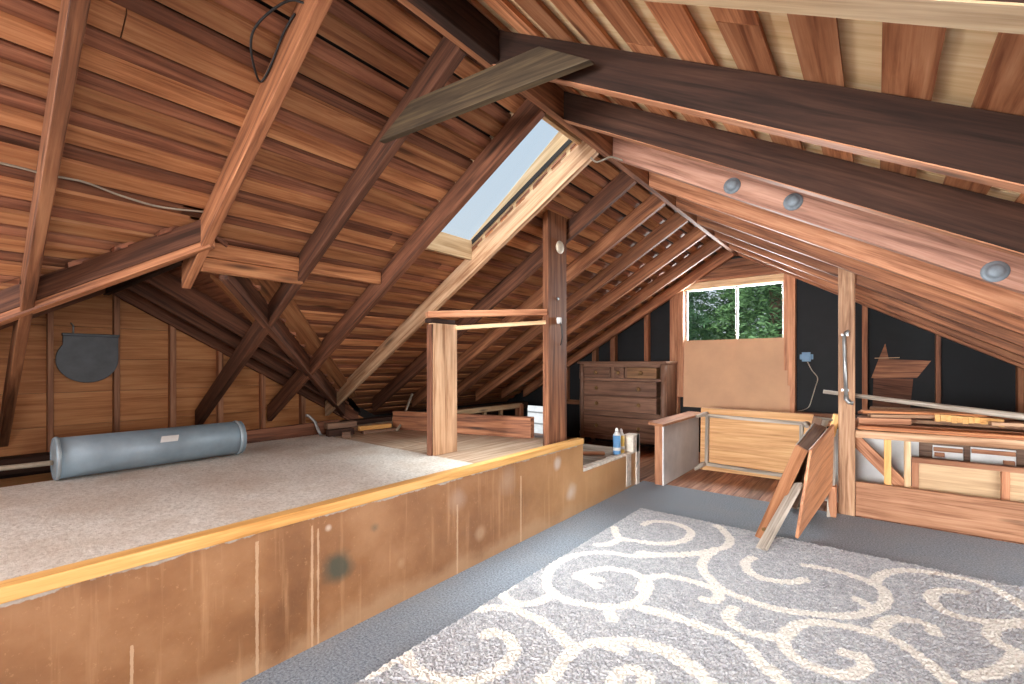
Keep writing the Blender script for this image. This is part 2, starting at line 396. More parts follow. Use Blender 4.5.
# left slope: skip boards, a red layer showing in the gaps, felt above
mb = MB(); PL = .155
i = 0
while True:
    xd = RX-(.063+PL*i); i += 1
    if xd < -5.2: break
    jit = random.uniform(-.006, .006); wdt = random.uniform(.066, .080)
    x0, x1 = xd+jit, min(xd+wdt, RX-.015)
    for a, b in left_iv(x0, x1):
        ys = [a]
        while b-ys[-1] > 3.2: ys.append(ys[-1]+random.uniform(1.6, 3.0))
        ys.append(b)
        for ya, yb in zip(ys, ys[1:]):
            zz = RH + random.uniform(0, .004)
            mb.obox((x0, ya+.002, zl(x0)+zz), (x1-x0, 0, MS*(x1-x0)), (0, yb-ya-.004, 0), (0, 0, .016), M['board'])
    x0, x1 = xd-PL+.03, xd-.034
    for a, b in left_iv(x0, x1):
        ys = [a]
        while b-ys[-1] > 3.2: ys.append(ys[-1]+random.uniform(1.4, 3.0))
        ys.append(b)
        for ya, yb in zip(ys, ys[1:]):
            mb.obox((x0-.03, ya, zl(x0-.03)+RH+.020), (x1-x0+.03, 0, MS*(x1-x0+.03)), (0, yb-ya, 0), (0, 0, .018), M['board_red'])
struct(mb.build('ceiling_left'))
def slab(mb, x0, x1, y0, y1, zf, off, th, m=None):
    mb.hexa([(x0, y0, zf(x0)+off), (x1, y0, zf(x1)+off), (x1, y1, zf(x1)+off), (x0, y1, zf(x0)+off),
             (x0, y0, zf(x0)+off+th), (x1, y0, zf(x1)+off+th), (x1, y1, zf(x1)+off+th), (x0, y1, zf(x0)+off+th)], m, .5)
mb = MB(); o1 = RH+.062
slab(mb, SKY[1], RX, YB, YF, zl, o1, .04)
slab(mb, SKY[0], SKY[1], YB, SKY[2], zl, o1, .04); slab(mb, SKY[0], SKY[1], SKY[3], YF, zl, o1, .04)
slab(mb, DP[0], SKY[0], YB, YF, zl, o1, .04)
xe = -5.3; dl = DP[0]-xe
for yy, e in ((YB, -1), (YF, 1)):       # beyond the valleys
    pts = [(DP[0], yy), (DP[0], DP[1]), (xe, DP[1]+e*dl), (xe, yy)]
    if e > 0: pts = pts[::-1]
    mb.prism([(x, y, zl(x)+o1) for x, y in pts], (0, 0, .04))
struct(mb.build('ceiling_left_felt', M['felt']))

# right slope: skip boards under new plywood; opening for an added dormer around the side fill lamp
DO = (.25, 2.3, -1.7, .78)
def right_iv(x0, x1):
    iv = [(YB, YF)]
    if x1 > DO[0] and x0 < DO[1]: iv = cut(iv, DO[2], DO[3])
    return iv
mb = MB(); PR = .177; i = 0
while True:
    x0 = RX+.02+.155+PR*(i-1); i += 1
    if x0 > 3.3: break
    wdt = random.uniform(.096, .108); x1 = x0+wdt; x0 = max(x0, RX+.02)
    for a, b in right_iv(x0, x1):
        ys = [a]
        while b-ys[-1] > 3.0: ys.append(ys[-1]+random.uniform(1.5, 2.8))
        ys.append(b)
        for ya, yb in zip(ys, ys[1:]):
            mb.obox((x0, ya+.002, zr(x0)+RH+.002), (x1-x0, 0, -MS*(x1-x0)), (0, yb-ya-.004, 0), (0, 0, .024), M['board_right'])
struct(mb.build('ceiling_right'))
mb = MB(); o1 = RH+.028
for y0 in [YB+1.2*k for k in range(8)]:
    y1 = min(y0+1.195, YF)
    for xa, xb in ((RX, DO[0]), (DO[0], DO[1]), (DO[1], 3.5)):
        for a, b in (right_iv(xa+.01, xb-.01)):
            a2, b2 = max(a, y0), min(b, y1)
            if b2-a2 > .01: slab(mb, xa, xb, a2, b2, zr, o1, .016)
slab(mb, RX, .25, YB, YF, zr, o1+.03, .03, M['felt']); slab(mb, .25, 3.5, .78, YF, zr, o1+.03, .03, M['felt'])
struct(mb.build('ceiling_right_plywood', M['ply']))

# ------------------------------------------------------------------ floors
struct(MB().box(PX := -1.888, 3.6, YB, 4.52, -.12, 0, M['carpet'], .5).build('floor_carpet'))
mb = MB(); x = -5.3
while x < 3.6:
    mb.box(x, x+.118, 4.52, YF, -.12, -.004); x += .121
mb.box(-5.3, 3.6, 4.5, YF+.05, -.16, -.1, M['felt'])
struct(mb.build('floor_boards', M['floor_wood']))
struct(MB().box(-5.6, PX, YB, 4.5, -.14, -.02, M['felt'], .5).build('floor_pit'))
DK = .565
mb = MB(); mb.box(-3.58, PX-.01, YB, 1.33, DK-.03, DK, M['pad'], .5); mb.box(-4.05, PX-.01, 1.33, 2.15, DK-.03, DK, M['pad'], .5)
mb.box(-4.3, -2.9, 2.153, 3.28, DK-.035, DK-.006, M['deck_wood'], .5); mb.box(-2.897, PX-.01, 2.153, 3.28, DK-.035, DK-.006, M['deck_wood'], .45)
mb.box(-4.3, PX-.03, 3.25, 3.28, .30, DK-.035, M['deck_wood'], .2)
struct(mb.build('floor_deck'))
mb = MB()
for k in range(6): mb.box(-3.1, PX-.03, 3.285+.19*k, 3.47+.19*k, .30, .325+.003*random.random(), M['grey_wood'])
struct(mb.build('floor_low_deck'))
# platform front
mb = MB(); mb.box(PX-.03, PX, YB, 3.285, 0, .555, None, .5); mb.box(PX-.03, PX, 3.285, 4.40, 0, .325, None, .5)
struct(mb.build('wall_platform', M['panel']))
mb = MB()                                 # crumbling plaster lip of the low part, joint strip and end block
yy = 3.29
while yy < 4.2:
    d = random.uniform(.05, .12); mb.box(PX-.05-random.random()*.03, PX+.006+random.random()*.006, yy, yy+d+.01, .322, .336+random.random()*.012); yy += d
mb.box(PX, PX+.006, 4.11, 4.22, .02, .325)
mb.box(PX-.10, PX+.012, 4.25, 4.40, .325, .50); mb.box(PX, PX+.012, 4.33, 4.41, 0, .50)
struct(mb.build('trim_plaster', M['plaster'], None, .006))
mb = MB().hexa([(-1.932, YB, .556), (-1.868, YB, .556), (-1.868, 3.27, .556), (-1.932, 3.27, .556), (-1.932, YB, .602), (-1.868, YB, .602), (-1.868, 3.27, .602), (-1.932, 3.27, .602)])
struct(mb.build('trim_platform', M['yellow'], None, .005))

# ------------------------------------------------------------------ far gable wall and window
ztop = lambda x: RZ+RH+.02-MS*abs(x-RX)
def gable(mb, x0, x1, z0, yw, th, m=None, z1=None):
    xs = [x0]+([RX] if x0 < RX < x1 else [])+[x1]
    top = [(x, yw, (ztop(x) if z1 is None else z1)) for x in reversed(xs)]
    mb.prism([(x0, yw, z0), (x1, yw, z0)]+top, (0, th, 0), m, .5)
WX0, WX1, WZ0, WZ1 = -2.09, -.87, .75, 2.31
mb = MB()
gable(mb, -4.30, WX0, -.1, YF, .04); gable(mb, WX1, 3.2, -.1, YF, .04)
gable(mb, -5.3, -4.85, -.1, YF, .04); gable(mb, -4.85, -4.3, .47, YF, .04)
gable(mb, WX0, WX1, -.1, YF, .04, None, WZ0); gable(mb, WX0, WX1, WZ1, YF, .04)
wf = struct(mb.build('wall_far', M['black_paper']))
def part(mb, name, mat, parent, bevel=.003): return mb.build(name, M[mat], parent, bevel)
for x0, x1 in ((-3.99, -3.95), (-3.49, -3.42), (-3.18, -3.10), (-2.64, -2.58), (-.13, -.08), (.47, .51), (1.04, 1.08), (1.62, 1.66)):
    part(MB().hexa([(x0, 6.36, .6), (x1, 6.36, .6), (x1, 6.45, .6), (x0, 6.45, .6)]+[(x, y, RZ+RH-MS*abs(x-RX)) for x, y in ((x0, 6.36), (x1, 6.36), (x1, 6.45), (x0, 6.45))]), 'stud', 'rafter', wf)
for x0, x1 in ((-2.26, -2.15), (-.84, -.76)):
    part(MB().box(x0, x1, 6.34, 6.45, 0, RZ+RH-MS*max(abs(x0-RX), abs(x1-RX))), 'king_stud', 'rafter_red', wf)
part(MB().box(-.76, 3.0, 6.36, 6.45, .55, .63), 'sill_plate', 'rafter_red', wf)
part(MB().box(-4.3, -2.26, 6.36, 6.45, .55, .62), 'sill_plate', 'rafter', wf)
part(MB().box(-2.2, -.8, 6.37, 6.45, 2.335, 2.455), 'header', 'rafter', wf)
part(MB().box(-1.99, -.98, 6.37, 6.45, 2.46, 2.56), 'header', 'rafter', wf)
# window
wn = bpy.data.objects.new('window_1', None); COL.objects.link(wn); struct(wn)
mb = MB()
mb.box(WX0-.06, WX0+.01, 6.35, 6.47, WZ0, 2.335, M['rafter_red']); mb.box(WX1-.01, WX1+.03, 6.35, 6.47, WZ0, 2.335, M['rafter_red'])
part(mb, 'jamb', 'rafter_red', wn)
part(MB().box(-2.14, -.84, 6.33, 6.47, 2.31, 2.335), 'head_trim', 'rafter_red', wn)
part(MB().box(-2.08, -.88, 6.40, 6.47, 2.22, 2.31), 'head_board', 'pale', wn)
mb = MB()
for x0, x1 in ((-2.08, -2.052), (-.908, -.88), (-1.436, -1.414)): mb.box(x0, x1, 6.455, 6.495, WZ0, 2.225, M['vinyl'])
mb.box(-2.08, -.88, 6.455, 6.495, 2.205, 2.235, M['vinyl']); mb.box(-2.08, -.88, 6.455, 6.495, WZ0, WZ0+.04, M['vinyl'])
part(mb, 'sash_frame', 'vinyl', wn)
for x0, x1 in ((-2.045, -1.445), (-1.405, -.915)): part(MB().box(x0, x1, 6.472, 6.477, WZ0+.04, 2.205), 'pane', 'glass', wn, 0)
for x0, x1, ye, lab in ((-2.075, -1.415, 6.395, 'left tan cardboard sheet covering lower half of the gable window'), (-1.424, -.815, 6.372, 'right tan cardboard sheet covering lower half of the gable window')):
    mb = MB().obox((x0, ye-.05, .62), (x1-x0, 0, 0), (0, .007, 0), (0, .05, .905), None, .5)
    tag(mb.build('cardboard_sheet', M['cardboard']), lab, 'cardboard', 'cardboard over the window')
# low eave opening with the white outside siding seen through it
mb = MB()
for k in range(5): mb.obox((-6.2, 7.3, -.4+.22*k), (2.8, 0, 0), (0, .02, 0), (0, .03, .22))
struct(mb.build('wall_outside', M['white']))

struct(MB().box(-5.36, -5.3, YB, YF+.04, -.2, .75, M['felt'], .5).build('wall_left'))
# rear gable, right knee wall, side dormer added to house a fill lamp (all behind the camera or outside the frame)
mb = MB(); gable(mb, -5.3, -2.1, -.1, YB-.04, .04); gable(mb, -.1, 3.4, -.1, YB-.04, .04); gable(mb, -2.1, -.1, 0, YB-.04, .04, None, .7); gable(mb, -2.1, -.1, 2.0, YB-.04, .04)
struct(mb.build('wall_rear', M['ply_brown']))
struct(MB().box(-2.1, -.1, YB-.03, YB-.02, .7, 2.0).build('window_2', M['glass']))
mb = MB(); mb.box(3.2, 3.24, .78, YF, -.1, .2); mb.box(3.2, 3.24, YB, -1.7, -.1, .2)
for yc in (DO[2]-.02, DO[3]-.015):
    mb.prism([(DO[0]-.0, yc, zr(DO[0])+RH), (DO[1], yc, zr(DO[1])+RH), (DO[1], yc, 2.0), (DO[0]-.40, yc, 2.0), (DO[0]-.40, yc, zr(DO[0]-.4)+RH+.05)], (0, .035, 0))
mb.box(DO[0]-.02, DO[0], DO[2], DO[3], zr(DO[0])+RH, 2.0)
mb.box(DO[1], DO[1]+.04, DO[2]-.04, DO[3]+.04, 0, .6); mb.box(DO[1], DO[1]+.04, DO[2]-.04, DO[3]+.04, 1.8, 2.0)
mb.box(DO[0]-.2, DO[1]+.04, DO[2]-.04, DO[3]+.04, 2.0, 2.04)
struct(mb.build('wall_right', M['ply_brown']))

# ------------------------------------------------------------------ left dormer
DW = -5.0
mb = MB(); zd = lambda y: DZ - MS*abs(y-DP[1])
for k in range(8):                       # wide horizontal boards of the dormer's end wall
    z0, z1 = .2+.262*k, .2+.262*(k+1)-.003
    hw = (DZ+.15-z0)/MS
    if hw <= .05: break
    hw1 = max((DZ+.15-z1)/MS, .02)
    ya, yb, yc, yd = DP[1]-hw, DP[1]+hw, DP[1]+hw1, DP[1]-hw1
    mb.prism([(DW, max(ya, YB), z0), (DW, min(yb, 6.3), z0), (DW, min(yc, 6.3), z1), (DW, max(yd, YB), z1)], (-.03, 0, 0))
mb.prism([(DW-.032, -1.9, -.1), (DW-.032, 3.9, -.1), (DW-.032, 3.9, .3), (DW-.032, DP[1], DZ+.2), (DW-.032, -1.9, .3)], (-.02, 0, 0), M['felt'])
wd = struct(mb.build('wall_dormer', M['ply_brown']))
for y0, y1 in ((-.25, -.21), (.10, .14), (.49, .523), (.878, .916), (1.262, 1.307), (1.644, 1.687), (2.037, 2.076), (2.454, 2.499)):
    zt = min(zd(y0), zd(y1))+.1
    part(MB().box(DW, DW+.07, y0, y1, .45, zt), 'stud', 'rafter_red', wd)
part(MB().box(DW, DW+.08, -.6, 3.4, .38, .47), 'bottom_plate', 'rafter_dark', wd)
# dormer roof: boards along x above, felt
mb = MB()
for e in (-1, 1):
    j = 0
    while True:
        q0 = .02+.15*j; q1 = q0+.135; j += 1
        if q0 > 2.5: break
        y0, y1 = DP[1]+e*q0, DP[1]+e*q1; xa = DP[0]-(q0+q1)/2+.02
        z0, z1 = DZ-MS*q0+.16, DZ-MS*q1+.16
        if xa < DW: break
        mb.hexa([(DW-.2, y0, z0), (xa, y0, z0), (xa, y1, z1), (DW-.2, y1, z1), (DW-.2, y0, z0+.024), (xa, y0, z0+.024), (xa, y1, z1+.024), (DW-.2, y1, z1+.024)], M['board_red'])
    q = 2.6; mb.hexa([(DW-.2, DP[1], DZ+.20), (DP[0]+.0, DP[1], DZ+.20), (DP[0]+.0-q, DP[1]+e*q, DZ+.20-MS*q), (DW-.2, DP[1]+e*q, DZ+.20-MS*q)]+[(DW-.2, DP[1], DZ+.23), (DP[0]+.0, DP[1], DZ+.23), (DP[0]+.0-q, DP[1]+e*q, DZ+.23-MS*q), (DW-.2, DP[1]+e*q, DZ+.23-MS*q)], M['felt'], .5)
struct(mb.build('ceiling_dormer'))
def valley(e, q0, q1, wid, z0, h, off=0):
    p = V((DP[0]-q0, DP[1]+e*q0, DZ-MS*q0+z0)); q = V((DP[0]-q1, DP[1]+e*q1, DZ-MS*q1+z0))
    n = V((1, e, 0)).normalized(); p += n*off; q += n*off
    return MB().obox(p-n*wid/2, n*wid, q-p, (0, 0, h))
vr = tag(valley(-1, -.045, 2.1, .05, .045, .115).build('valley_rafter', M['rafter_mid'], None, .004), 'deep valley rafter sloping down left above the grey metal flap', 'rafter', 'dormer framing')
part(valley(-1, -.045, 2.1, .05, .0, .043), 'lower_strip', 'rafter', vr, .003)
tag(valley(1, .17, 2.05, .05, .0, .16).build('valley_rafter', M['rafter_mid'], None, .004), 'dark valley rafter sloping down right from the cut rafter', 'rafter', 'dormer framing')
VB = []
for nm, off, wd_, mat_, lab in ((0, .10, .13, 'board', 'orange diagonal board beside the valley, nearest the header boards'), (1, -.10, .12, 'rafter', 'streaked diagonal board on dormer side of the right valley'), (2, -.235, .10, 'board', 'narrow pale diagonal board under the dormer slope')):
    e = 1; q0, q1 = .34+.06*nm, 2.0
    n = V((1, e, 0)).normalized()
    p = V((DP[0]-q0, DP[1]+q0, 0))+n*off; q = V((DP[0]-q1, DP[1]+q1, 0))+n*off
    a, b = n*wd_, q-p
    def zz(v): return (zl(v.x) if off > 0 else zd(v.y))+RH-.03
    P = [p-n*wd_/2, p+n*wd_/2, q+n*wd_/2, q-n*wd_/2]
    P = [V((v.x, v.y, zz(v))) for v in P]
    tag(MB().hexa(P+[v+V((0, 0, .022)) for v in P]).build('valley_board', M[mat_]), lab, 'board', 'boards along the right valley')
# dormer jack rafters (they run down the dormer's far slope)
for x, q0, lab in ((-4.93, 0, 'dark end rafter against the brown dormer wall'), (-4.45, 0, 'dark dormer rafter next to the end wall rafter'), (-3.95, 0, 'dark dormer rafter nearest the cut main rafter')):
    e = 1; q1 = min(2.55, (DP[0]-x)*1.0 if x > -4.9 else 2.35)
    q1 = max(q1-.05, .3)
    y0, y1 = DP[1]+e*q0, DP[1]+e*q1
    tag(MB().obox((x-.025, y0, DZ-MS*q0), (.05, 0, 0), (0, y1-y0, -MS*(q1-q0)), (0, 0, .155)).build('dormer_rafter', M['rafter_mid'], None, .004), lab, 'rafter', 'dormer rafters')
tag(MB().obox((-4.93-.025, DP[1], DZ), (.05, 0, 0), (0, -2.3, -MS*2.3), (0, 0, .155)).build('dormer_rafter', M['rafter_mid'], None, .004), 'dark end rafter on near side of the dormer wall', 'rafter', 'dormer rafters')
tag(MB().box(DW, DP[0]-.25, DP[1]-.02, DP[1]+.02, DZ-.02, DZ+.17).build('dormer_ridge_board', M['rafter_dark'], None, .004), 'dark ridge board of the small dormer behind the valley rafter', 'beam')
hd = thing('dormer_header', 'pair of horizontal header boards at the bottom of the cut rafter', 'beam')
part(MB().obox((-2.93, .885, 1.725), (.045, 0, 0), (0, .56, 0), (0, 0, .075)), 'lower_board', 'board', hd, .004)
part(MB().obox((-2.915, .885, 1.803), (.045, 0, 0), (0, 1.14, 0), (0, 0, .085)), 'upper_board', 'board', hd, .004)
tag(MB().box(-4.86, -4.70, YB, 6.3, .44, .55).build('eave_plate', M['rafter_dark'], None, .004), 'long dark plate under the left rafter ends', 'beam')
tag(MB().hexa([(-4.02, 1.36, .52), (-3.97, 1.36, .52), (-3.97, 2.34, .52), (-4.02, 2.34, .52), (-4.02, 1.36, .665), (-3.97, 1.36, .665), (-3.97, 2.34, .68), (-4.02, 2.34, .68)]).build('deck_edge_board', M['rafter_mid'], None, .004), 'dark board on edge behind the right end of the metal cylinder', 'board')

# ------------------------------------------------------------------ rafters
LT = .046
def left_rafter(y, x1, label, mat='rafter', x0=RX-.022, th=LT, h=RH):
    o = (x0, y, zl(x0))
    return tag(MB().obox(o, (x1-x0, 0, MS*(x1-x0)), (0, th, 0), (0, 0, h)).build('rafter', M[mat], None, .004), label, 'rafter', 'left slope rafters')
LY = [.225+.607*k for k in range(10)]
r1 = left_rafter(.235, -4.8, 'nearest left rafter, orange and steep at the frame edge', 'rafter')
left_rafter(.835, -3.06, 'short left rafter cut off at the dormer header', 'rafter')
left_rafter(1.41, -4.8, 'left rafter nailed behind the mossy collar tie', 'rafter_mid')
left_rafter(2.035, -4.8, 'dark left rafter on the near side of the skylight', 'rafter_mid')
r5 = left_rafter(2.65, -4.8, 'clean pale rafter on the far side of the skylight', 'pale_brown')
left_rafter(3.26, -4.8, 'left rafter just behind the top of the tall plank post', 'rafter_mid')
left_rafter(3.87, -4.8, 'second left rafter beyond the tall plank post', 'rafter')
left_rafter(4.48, -4.8, 'third left rafter beyond the tall plank post', 'rafter')
left_rafter(5.09, -4.8, 'fourth left rafter beyond the tall plank post', 'rafter')
left_rafter(5.70, -4.8, 'last free left rafter before the gable wall', 'rafter')
left_rafter(6.29, -4.8, 'left rafter fixed against the far gable wall', 'rafter', th=.06)
def right_rafter(y, label, mat, th=.05, h=RH, edge='rafter_red'):
    x0, x1 = RX+.022, 3.15
    if mat == 'rafter_dark':              # dark faces; floor bounce light put into the lower edge's paler colour
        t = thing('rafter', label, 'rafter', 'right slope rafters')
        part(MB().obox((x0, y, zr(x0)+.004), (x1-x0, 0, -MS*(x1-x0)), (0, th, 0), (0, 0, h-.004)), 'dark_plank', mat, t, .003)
        part(MB().obox((x0, y, zr(x0)), (x1-x0, 0, -MS*(x1-x0)), (0, th, 0), (0, 0, .004)), 'bounce_lit_edge', edge, t, 0)
        return t
    return tag(MB().obox((x0, y, zr(x0)), (x1-x0, 0, -MS*(x1-x0)), (0, th, 0), (0, 0, h)).build('rafter', M[mat], None, .004), label, 'rafter', 'right slope rafters')
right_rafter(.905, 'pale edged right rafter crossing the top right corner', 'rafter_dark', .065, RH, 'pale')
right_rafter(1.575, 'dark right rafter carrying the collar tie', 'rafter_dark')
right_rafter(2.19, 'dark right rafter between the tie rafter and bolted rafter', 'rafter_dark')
rb = right_rafter(2.80, 'pinkish right rafter with big round bolt washers', 'rafter_pink')
right_rafter(3.42, 'reddish right rafter just behind the bolted one', 'rafter_red')
right_rafter(4.03, 'second reddish right rafter behind the bolted one', 'rafter')
right_rafter(4.63, 'right rafter nailed to the head of the weathered post', 'rafter')
right_rafter(5.25, 'right rafter just beyond the weathered post', 'rafter')
right_rafter(5.86, 'last free right rafter before the gable wall', 'rafter')
right_rafter(6.30, 'right rafter fixed against the far gable wall', 'rafter', th=.055)
for x, z in ((-.642, 2.223), (-.345, 2.066), (.392, 1.606)):
    part(MB().lathe((x, 2.80, z), (0, -1, 0), [(.045, 0), (.045, .006), (.036, .009), (.030, .011), (.028, .022), (.018, .027), (0, .028)], None, 20), 'bolt_washer', 'bolt', rb, 0)
part(MB().lathe((-3.16, .22, zl(-3.16)+.02), (0, -1, 0), [(.015, 0), (.02, .02), (.012, .03), (.02, .045), (0, .05)], M['porcelain'], 12), 'insulator', 'porcelain', r1, 0) if False else None
mb = MB(); mb.box(RX-.02, RX+.02, YB, 6.4, RZ-.008, RZ+.24)
tag(mb.build('ridge_board', M['rafter'], None, .003), 'long thin ridge board where both roof slopes meet', 'beam')
tag(MB().box(RX+.021, RX+.07, 1.02, 1.57, RZ-.02, RZ+.15).build('ridge_block', M['rafter_dark'], None, .004), 'short dark block on the ridge above the collar tie', 'block')
# collar tie
P = [(-1.965, 1.372, 2.338), (-.815, 1.47, 2.322), (-1.03, 1.452, 2.455), (-1.735, 1.392, 2.47)]
tag(MB().hexa([P[0], P[1], P[2], P[3]]+[(x, y+.036, z) for x, y, z in P]).build('collar_tie', M['tie'], None, .003), 'mossy grey collar tie board across the ridge near the skylight', 'beam')

# ------------------------------------------------------------------ skylight
sk = struct(bpy.data.objects.new('window_3', None)); COL.objects.link(sk)
def up(x, d): return zl(x)+(d if d != 'top' else .285+.13*(x-SKY[0]))
TOPD = 'top'
mb = MB(); mb.hexa([(SKY[0], 2.655, up(SKY[0], RH)), (SKY[1], 2.655, up(SKY[1], RH)), (SKY[1], 2.68, up(SKY[1], RH)), (SKY[0], 2.68, up(SKY[0], RH)),
    (SKY[0], 2.655, up(SKY[0], TOPD)), (SKY[1], 2.655, up(SKY[1], TOPD)), (SKY[1], 2.68, up(SKY[1], TOPD)), (SKY[0], 2.68, up(SKY[0], TOPD))])
part(mb, 'side_jamb', 'pale', sk)
mb = MB(); mb.hexa([(SKY[0], 2.06, up(SKY[0], RH)), (SKY[1], 2.06, up(SKY[1], RH)), (SKY[1], 2.085, up(SKY[1], RH)), (SKY[0], 2.085, up(SKY[0], RH)),
    (SKY[0], 2.06, up(SKY[0], TOPD)), (SKY[1], 2.06, up(SKY[1], TOPD)), (SKY[1], 2.085, up(SKY[1], TOPD)), (SKY[0], 2.085, up(SKY[0], TOPD))])
part(mb, 'side_jamb', 'pale', sk)
for x, d, za in ((SKY[0], -.03, .12), (SKY[1], .0, .165)):
    d = .0
    part(MB().box(x+d, x+d+.03, 2.085, 2.655, up(x, za), up(x, TOPD)-.01), 'end_jamb', 'pale', sk)
zb, zt = up(SKY[0], 'top'), up(SKY[1], 'top')
part(MB().hexa([(SKY[0]-.03, 2.06, zb), (SKY[1]+.03, 2.06, zt), (SKY[1]+.03, 2.68, zt), (SKY[0]-.03, 2.68, zb),
    (SKY[0]-.03, 2.06, zb+.006), (SKY[1]+.03, 2.06, zt+.006), (SKY[1]+.03, 2.68, zt+.006), (SKY[0]-.03, 2.68, zb+.006)]), 'pane', 'glass', sk, 0)

# ------------------------------------------------------------------ posts and rails by the platform
p1 = thing('plank_post', 'tall dark plank post standing behind the yellow platform edge', 'post')
part(MB().hexa([(-2.045, 2.935, .56), (-1.992, 2.935, .56), (-1.992, 3.205, .56), (-2.045, 3.205, .56), (-2.045, 2.93, 2.385), (-1.992, 2.93, 2.41), (-1.992, 3.20, 2.41), (-2.045, 3.20, 2.385)]), 'plank', 'rafter', p1, .004)
part(MB().lathe((-1.992, 3.09, 2.145), (1, 0, 0), [(.05, 0), (.052, .008), (.046, .016), (.02, .019), (0, .02)], None, 20), 'round_plate', 'porcelain', p1, 0)
hk = part(MB().box(-1.992, -1.965, 3.05, 3.085, 1.53, 1.58), 'hook_plate', 'white', p1)
part(MB().tube([(-1.97, 3.068, 1.55), (-1.955, 3.07, 1.49), (-1.96, 3.085, 1.42), (-1.985, 3.10, 1.36)], .004), 'hook_wire', 'cable', p1, 0)
part(MB().lathe((-1.992, 3.065, 1.73), (1, 0, 0), [(.012, 0), (.012, .008), (0, .009)], None, 10), 'nail_head', 'steel', p1, 0)
p2 = thing('plank_post', 'short pale plank post standing on the deck left of the tall post', 'post')
part(MB().box(-2.485, -2.435, 2.15, 2.385, .56, 1.50), 'plank', 'pale_brown', p2, .004)
part(MB().box(-2.487, -2.437, 2.135, 2.149, .56, 1.49), 'edge_strip', 'rafter_mid', p2, .002)
part(MB().box(-2.50, -2.43, 2.13, 2.36, 1.502, 1.53), 'cap', 'rafter_dark', p2, .004)
lumber('cross_rail', (-2.47, 2.12, 1.555), (-2.02, 2.93, 1.612), .085, .045, 'rafter_red', 'brown board joining the short post top to the tall post', 'rail')
lumber('cross_rail', (-2.43, 2.36, 1.475), (-2.02, 2.935, 1.535), .03, .03, 'pale', 'thin pale stick below the board between two plank posts', 'rail')
# low plank wall on the deck
tag(MB().hexa([(-3.75, 2.78, .56), (-2.35, 3.19, .56), (-2.35, 3.245, .56), (-3.75, 2.835, .56), (-3.75, 2.78, .74), (-2.35, 3.19, .745), (-2.35, 3.245, .745), (-3.75, 2.835, .74)]).build('low_plank', M['rafter'], None, .005), 'wide brown plank set on edge across the deck behind the posts', 'plank')
# left knee wall far back
kw = thing('eave_knee_wall', 'low stud wall with pale plate under the far left eave', 'knee wall')
part(MB().box(-4.23, -4.15, 3.6, 5.42, .55, .615), 'top_plate', 'pale', kw)
part(MB().box(-4.23, -4.15, 3.6, 5.42, .38, .43), 'lower_rail', 'pale', kw)
for y in (3.9, 4.25, 4.6, 4.95): part(MB().box(-4.22, -4.17, y, y+.045, -.02, .55), 'stud', 'pale', kw)
part(MB().box(-4.24, -4.14, 5.36, 5.44, -.02, .60), 'end_stud', 'rafter_red', kw)
# scraps at the deck's left edge
tag(MB().tube([(-3.80, 2.06, .585), (-3.82, 2.05, .62), (-3.86, 2.04, .70), (-3.90, 2.0, .755), (-3.9, 1.98, .758)], [.012, .012, .012, .012, .012]).build('bent_pipe', M['steel']), 'short bent grey pipe at the deck edge beside the wood scraps', 'pipe')
SC = [((-3.80, 2.12), (-3.78, 2.36), .07, .06, .0, 'rafter_dark', 'dark wood offcut lowest at the left of the scrap heap'),
      ((-3.86, 2.14), (-3.84, 2.42), .08, .05, .062, 'drawer_in', 'greyish board offcut on top of the scrap heap'),
      ((-3.66, 2.18), (-3.62, 2.24), .06, .05, .0, 'drawer_in', 'small square wood block at the front of the scrap heap'),
      ((-3.74, 2.40), (-3.70, 2.72), .05, .04, .03, 'yellow', 'yellowish stick lying over the scrap heap'),
      ((-3.72, 2.42), (-3.66, 2.74), .07, .03, .0, 'drawer_in', 'pale flat offcut under the yellowish stick'),
      ((-3.62, 2.86), (-3.60, 3.0), .08, .10, .0, 'weathered', 'upright dusty block at the right of the scrap heap'),
      ((-3.9, 2.9), (-3.8, 3.3), .06, .09, .0, 'weathered', 'dusty timber end behind the scrap heap')]
for a, b, wd_, hh, z0, mat_, lab in SC:
    z = DK-.004+z0+hh/2
    lumber('wood_offcut', (a[0], a[1], z), (b[0], b[1], z), wd_, hh, mat_, lab, 'offcut', 'scrap wood heap')
tag(MB().tube([(-3.6, 2.72, .575), (-3.70, 2.86, .62), (-3.80, 2.98, .72), (-3.92, 3.16, .88)], .012).build('conduit_stub', M['cable_grey']), 'thin grey conduit leaning from the scrap heap to the rafters', 'pipe')

# ------------------------------------------------------------------ metal cylinder, flap, pipe
cy = thing('duct_cylinder', 'long grey metal cylinder lying on the left deck', 'duct')
R = .118; cx, cz = -3.55, DK+R+.004
c0, c1 = V((cx-.0, .375, cz)), V((cx-.01, 1.325, cz)); ax = (c1-c0).normalized(); L = (c1-c0).length
part(MB().lathe(c0, ax, [(0, .004), (R-.012, .004), (R-.012, 0), (R-.004, 0), (R-.004, L), (R-.012, L), (R-.012, L-.004), (0, L-.004)], None, 40), 'shell', 'galv', cy, 0)
for d in (.012, L-.028): part(MB().lathe(c0+ax*d, ax, [(R-.005, -.009), (R+.001, -.007), (R+.003, 0), (R+.001, .007), (R-.005, .009)], None, 40), 'rim', 'galv2', cy, 0)
mb = MB(); rr = R-.0028
for k in range(4):
    t0, t1 = math.radians(20+5*k), math.radians(25+5*k)
    a = [(cx+rr*math.cos(t), y, cz+rr*math.sin(t)) for t, y in ((t0, .83+.01*k*.3), (t0, .92+.003*k), (t1, .923+.003*k), (t1, .833+.003*k))]
    b = [(cx+(rr+.001)*math.cos(t), y, cz+(rr+.001)*math.sin(t)) for t, y in ((t0, .83+.01*k*.3), (t0, .92+.003*k), (t1, .923+.003*k), (t1, .833+.003*k))]
    mb.hexa(a+b)
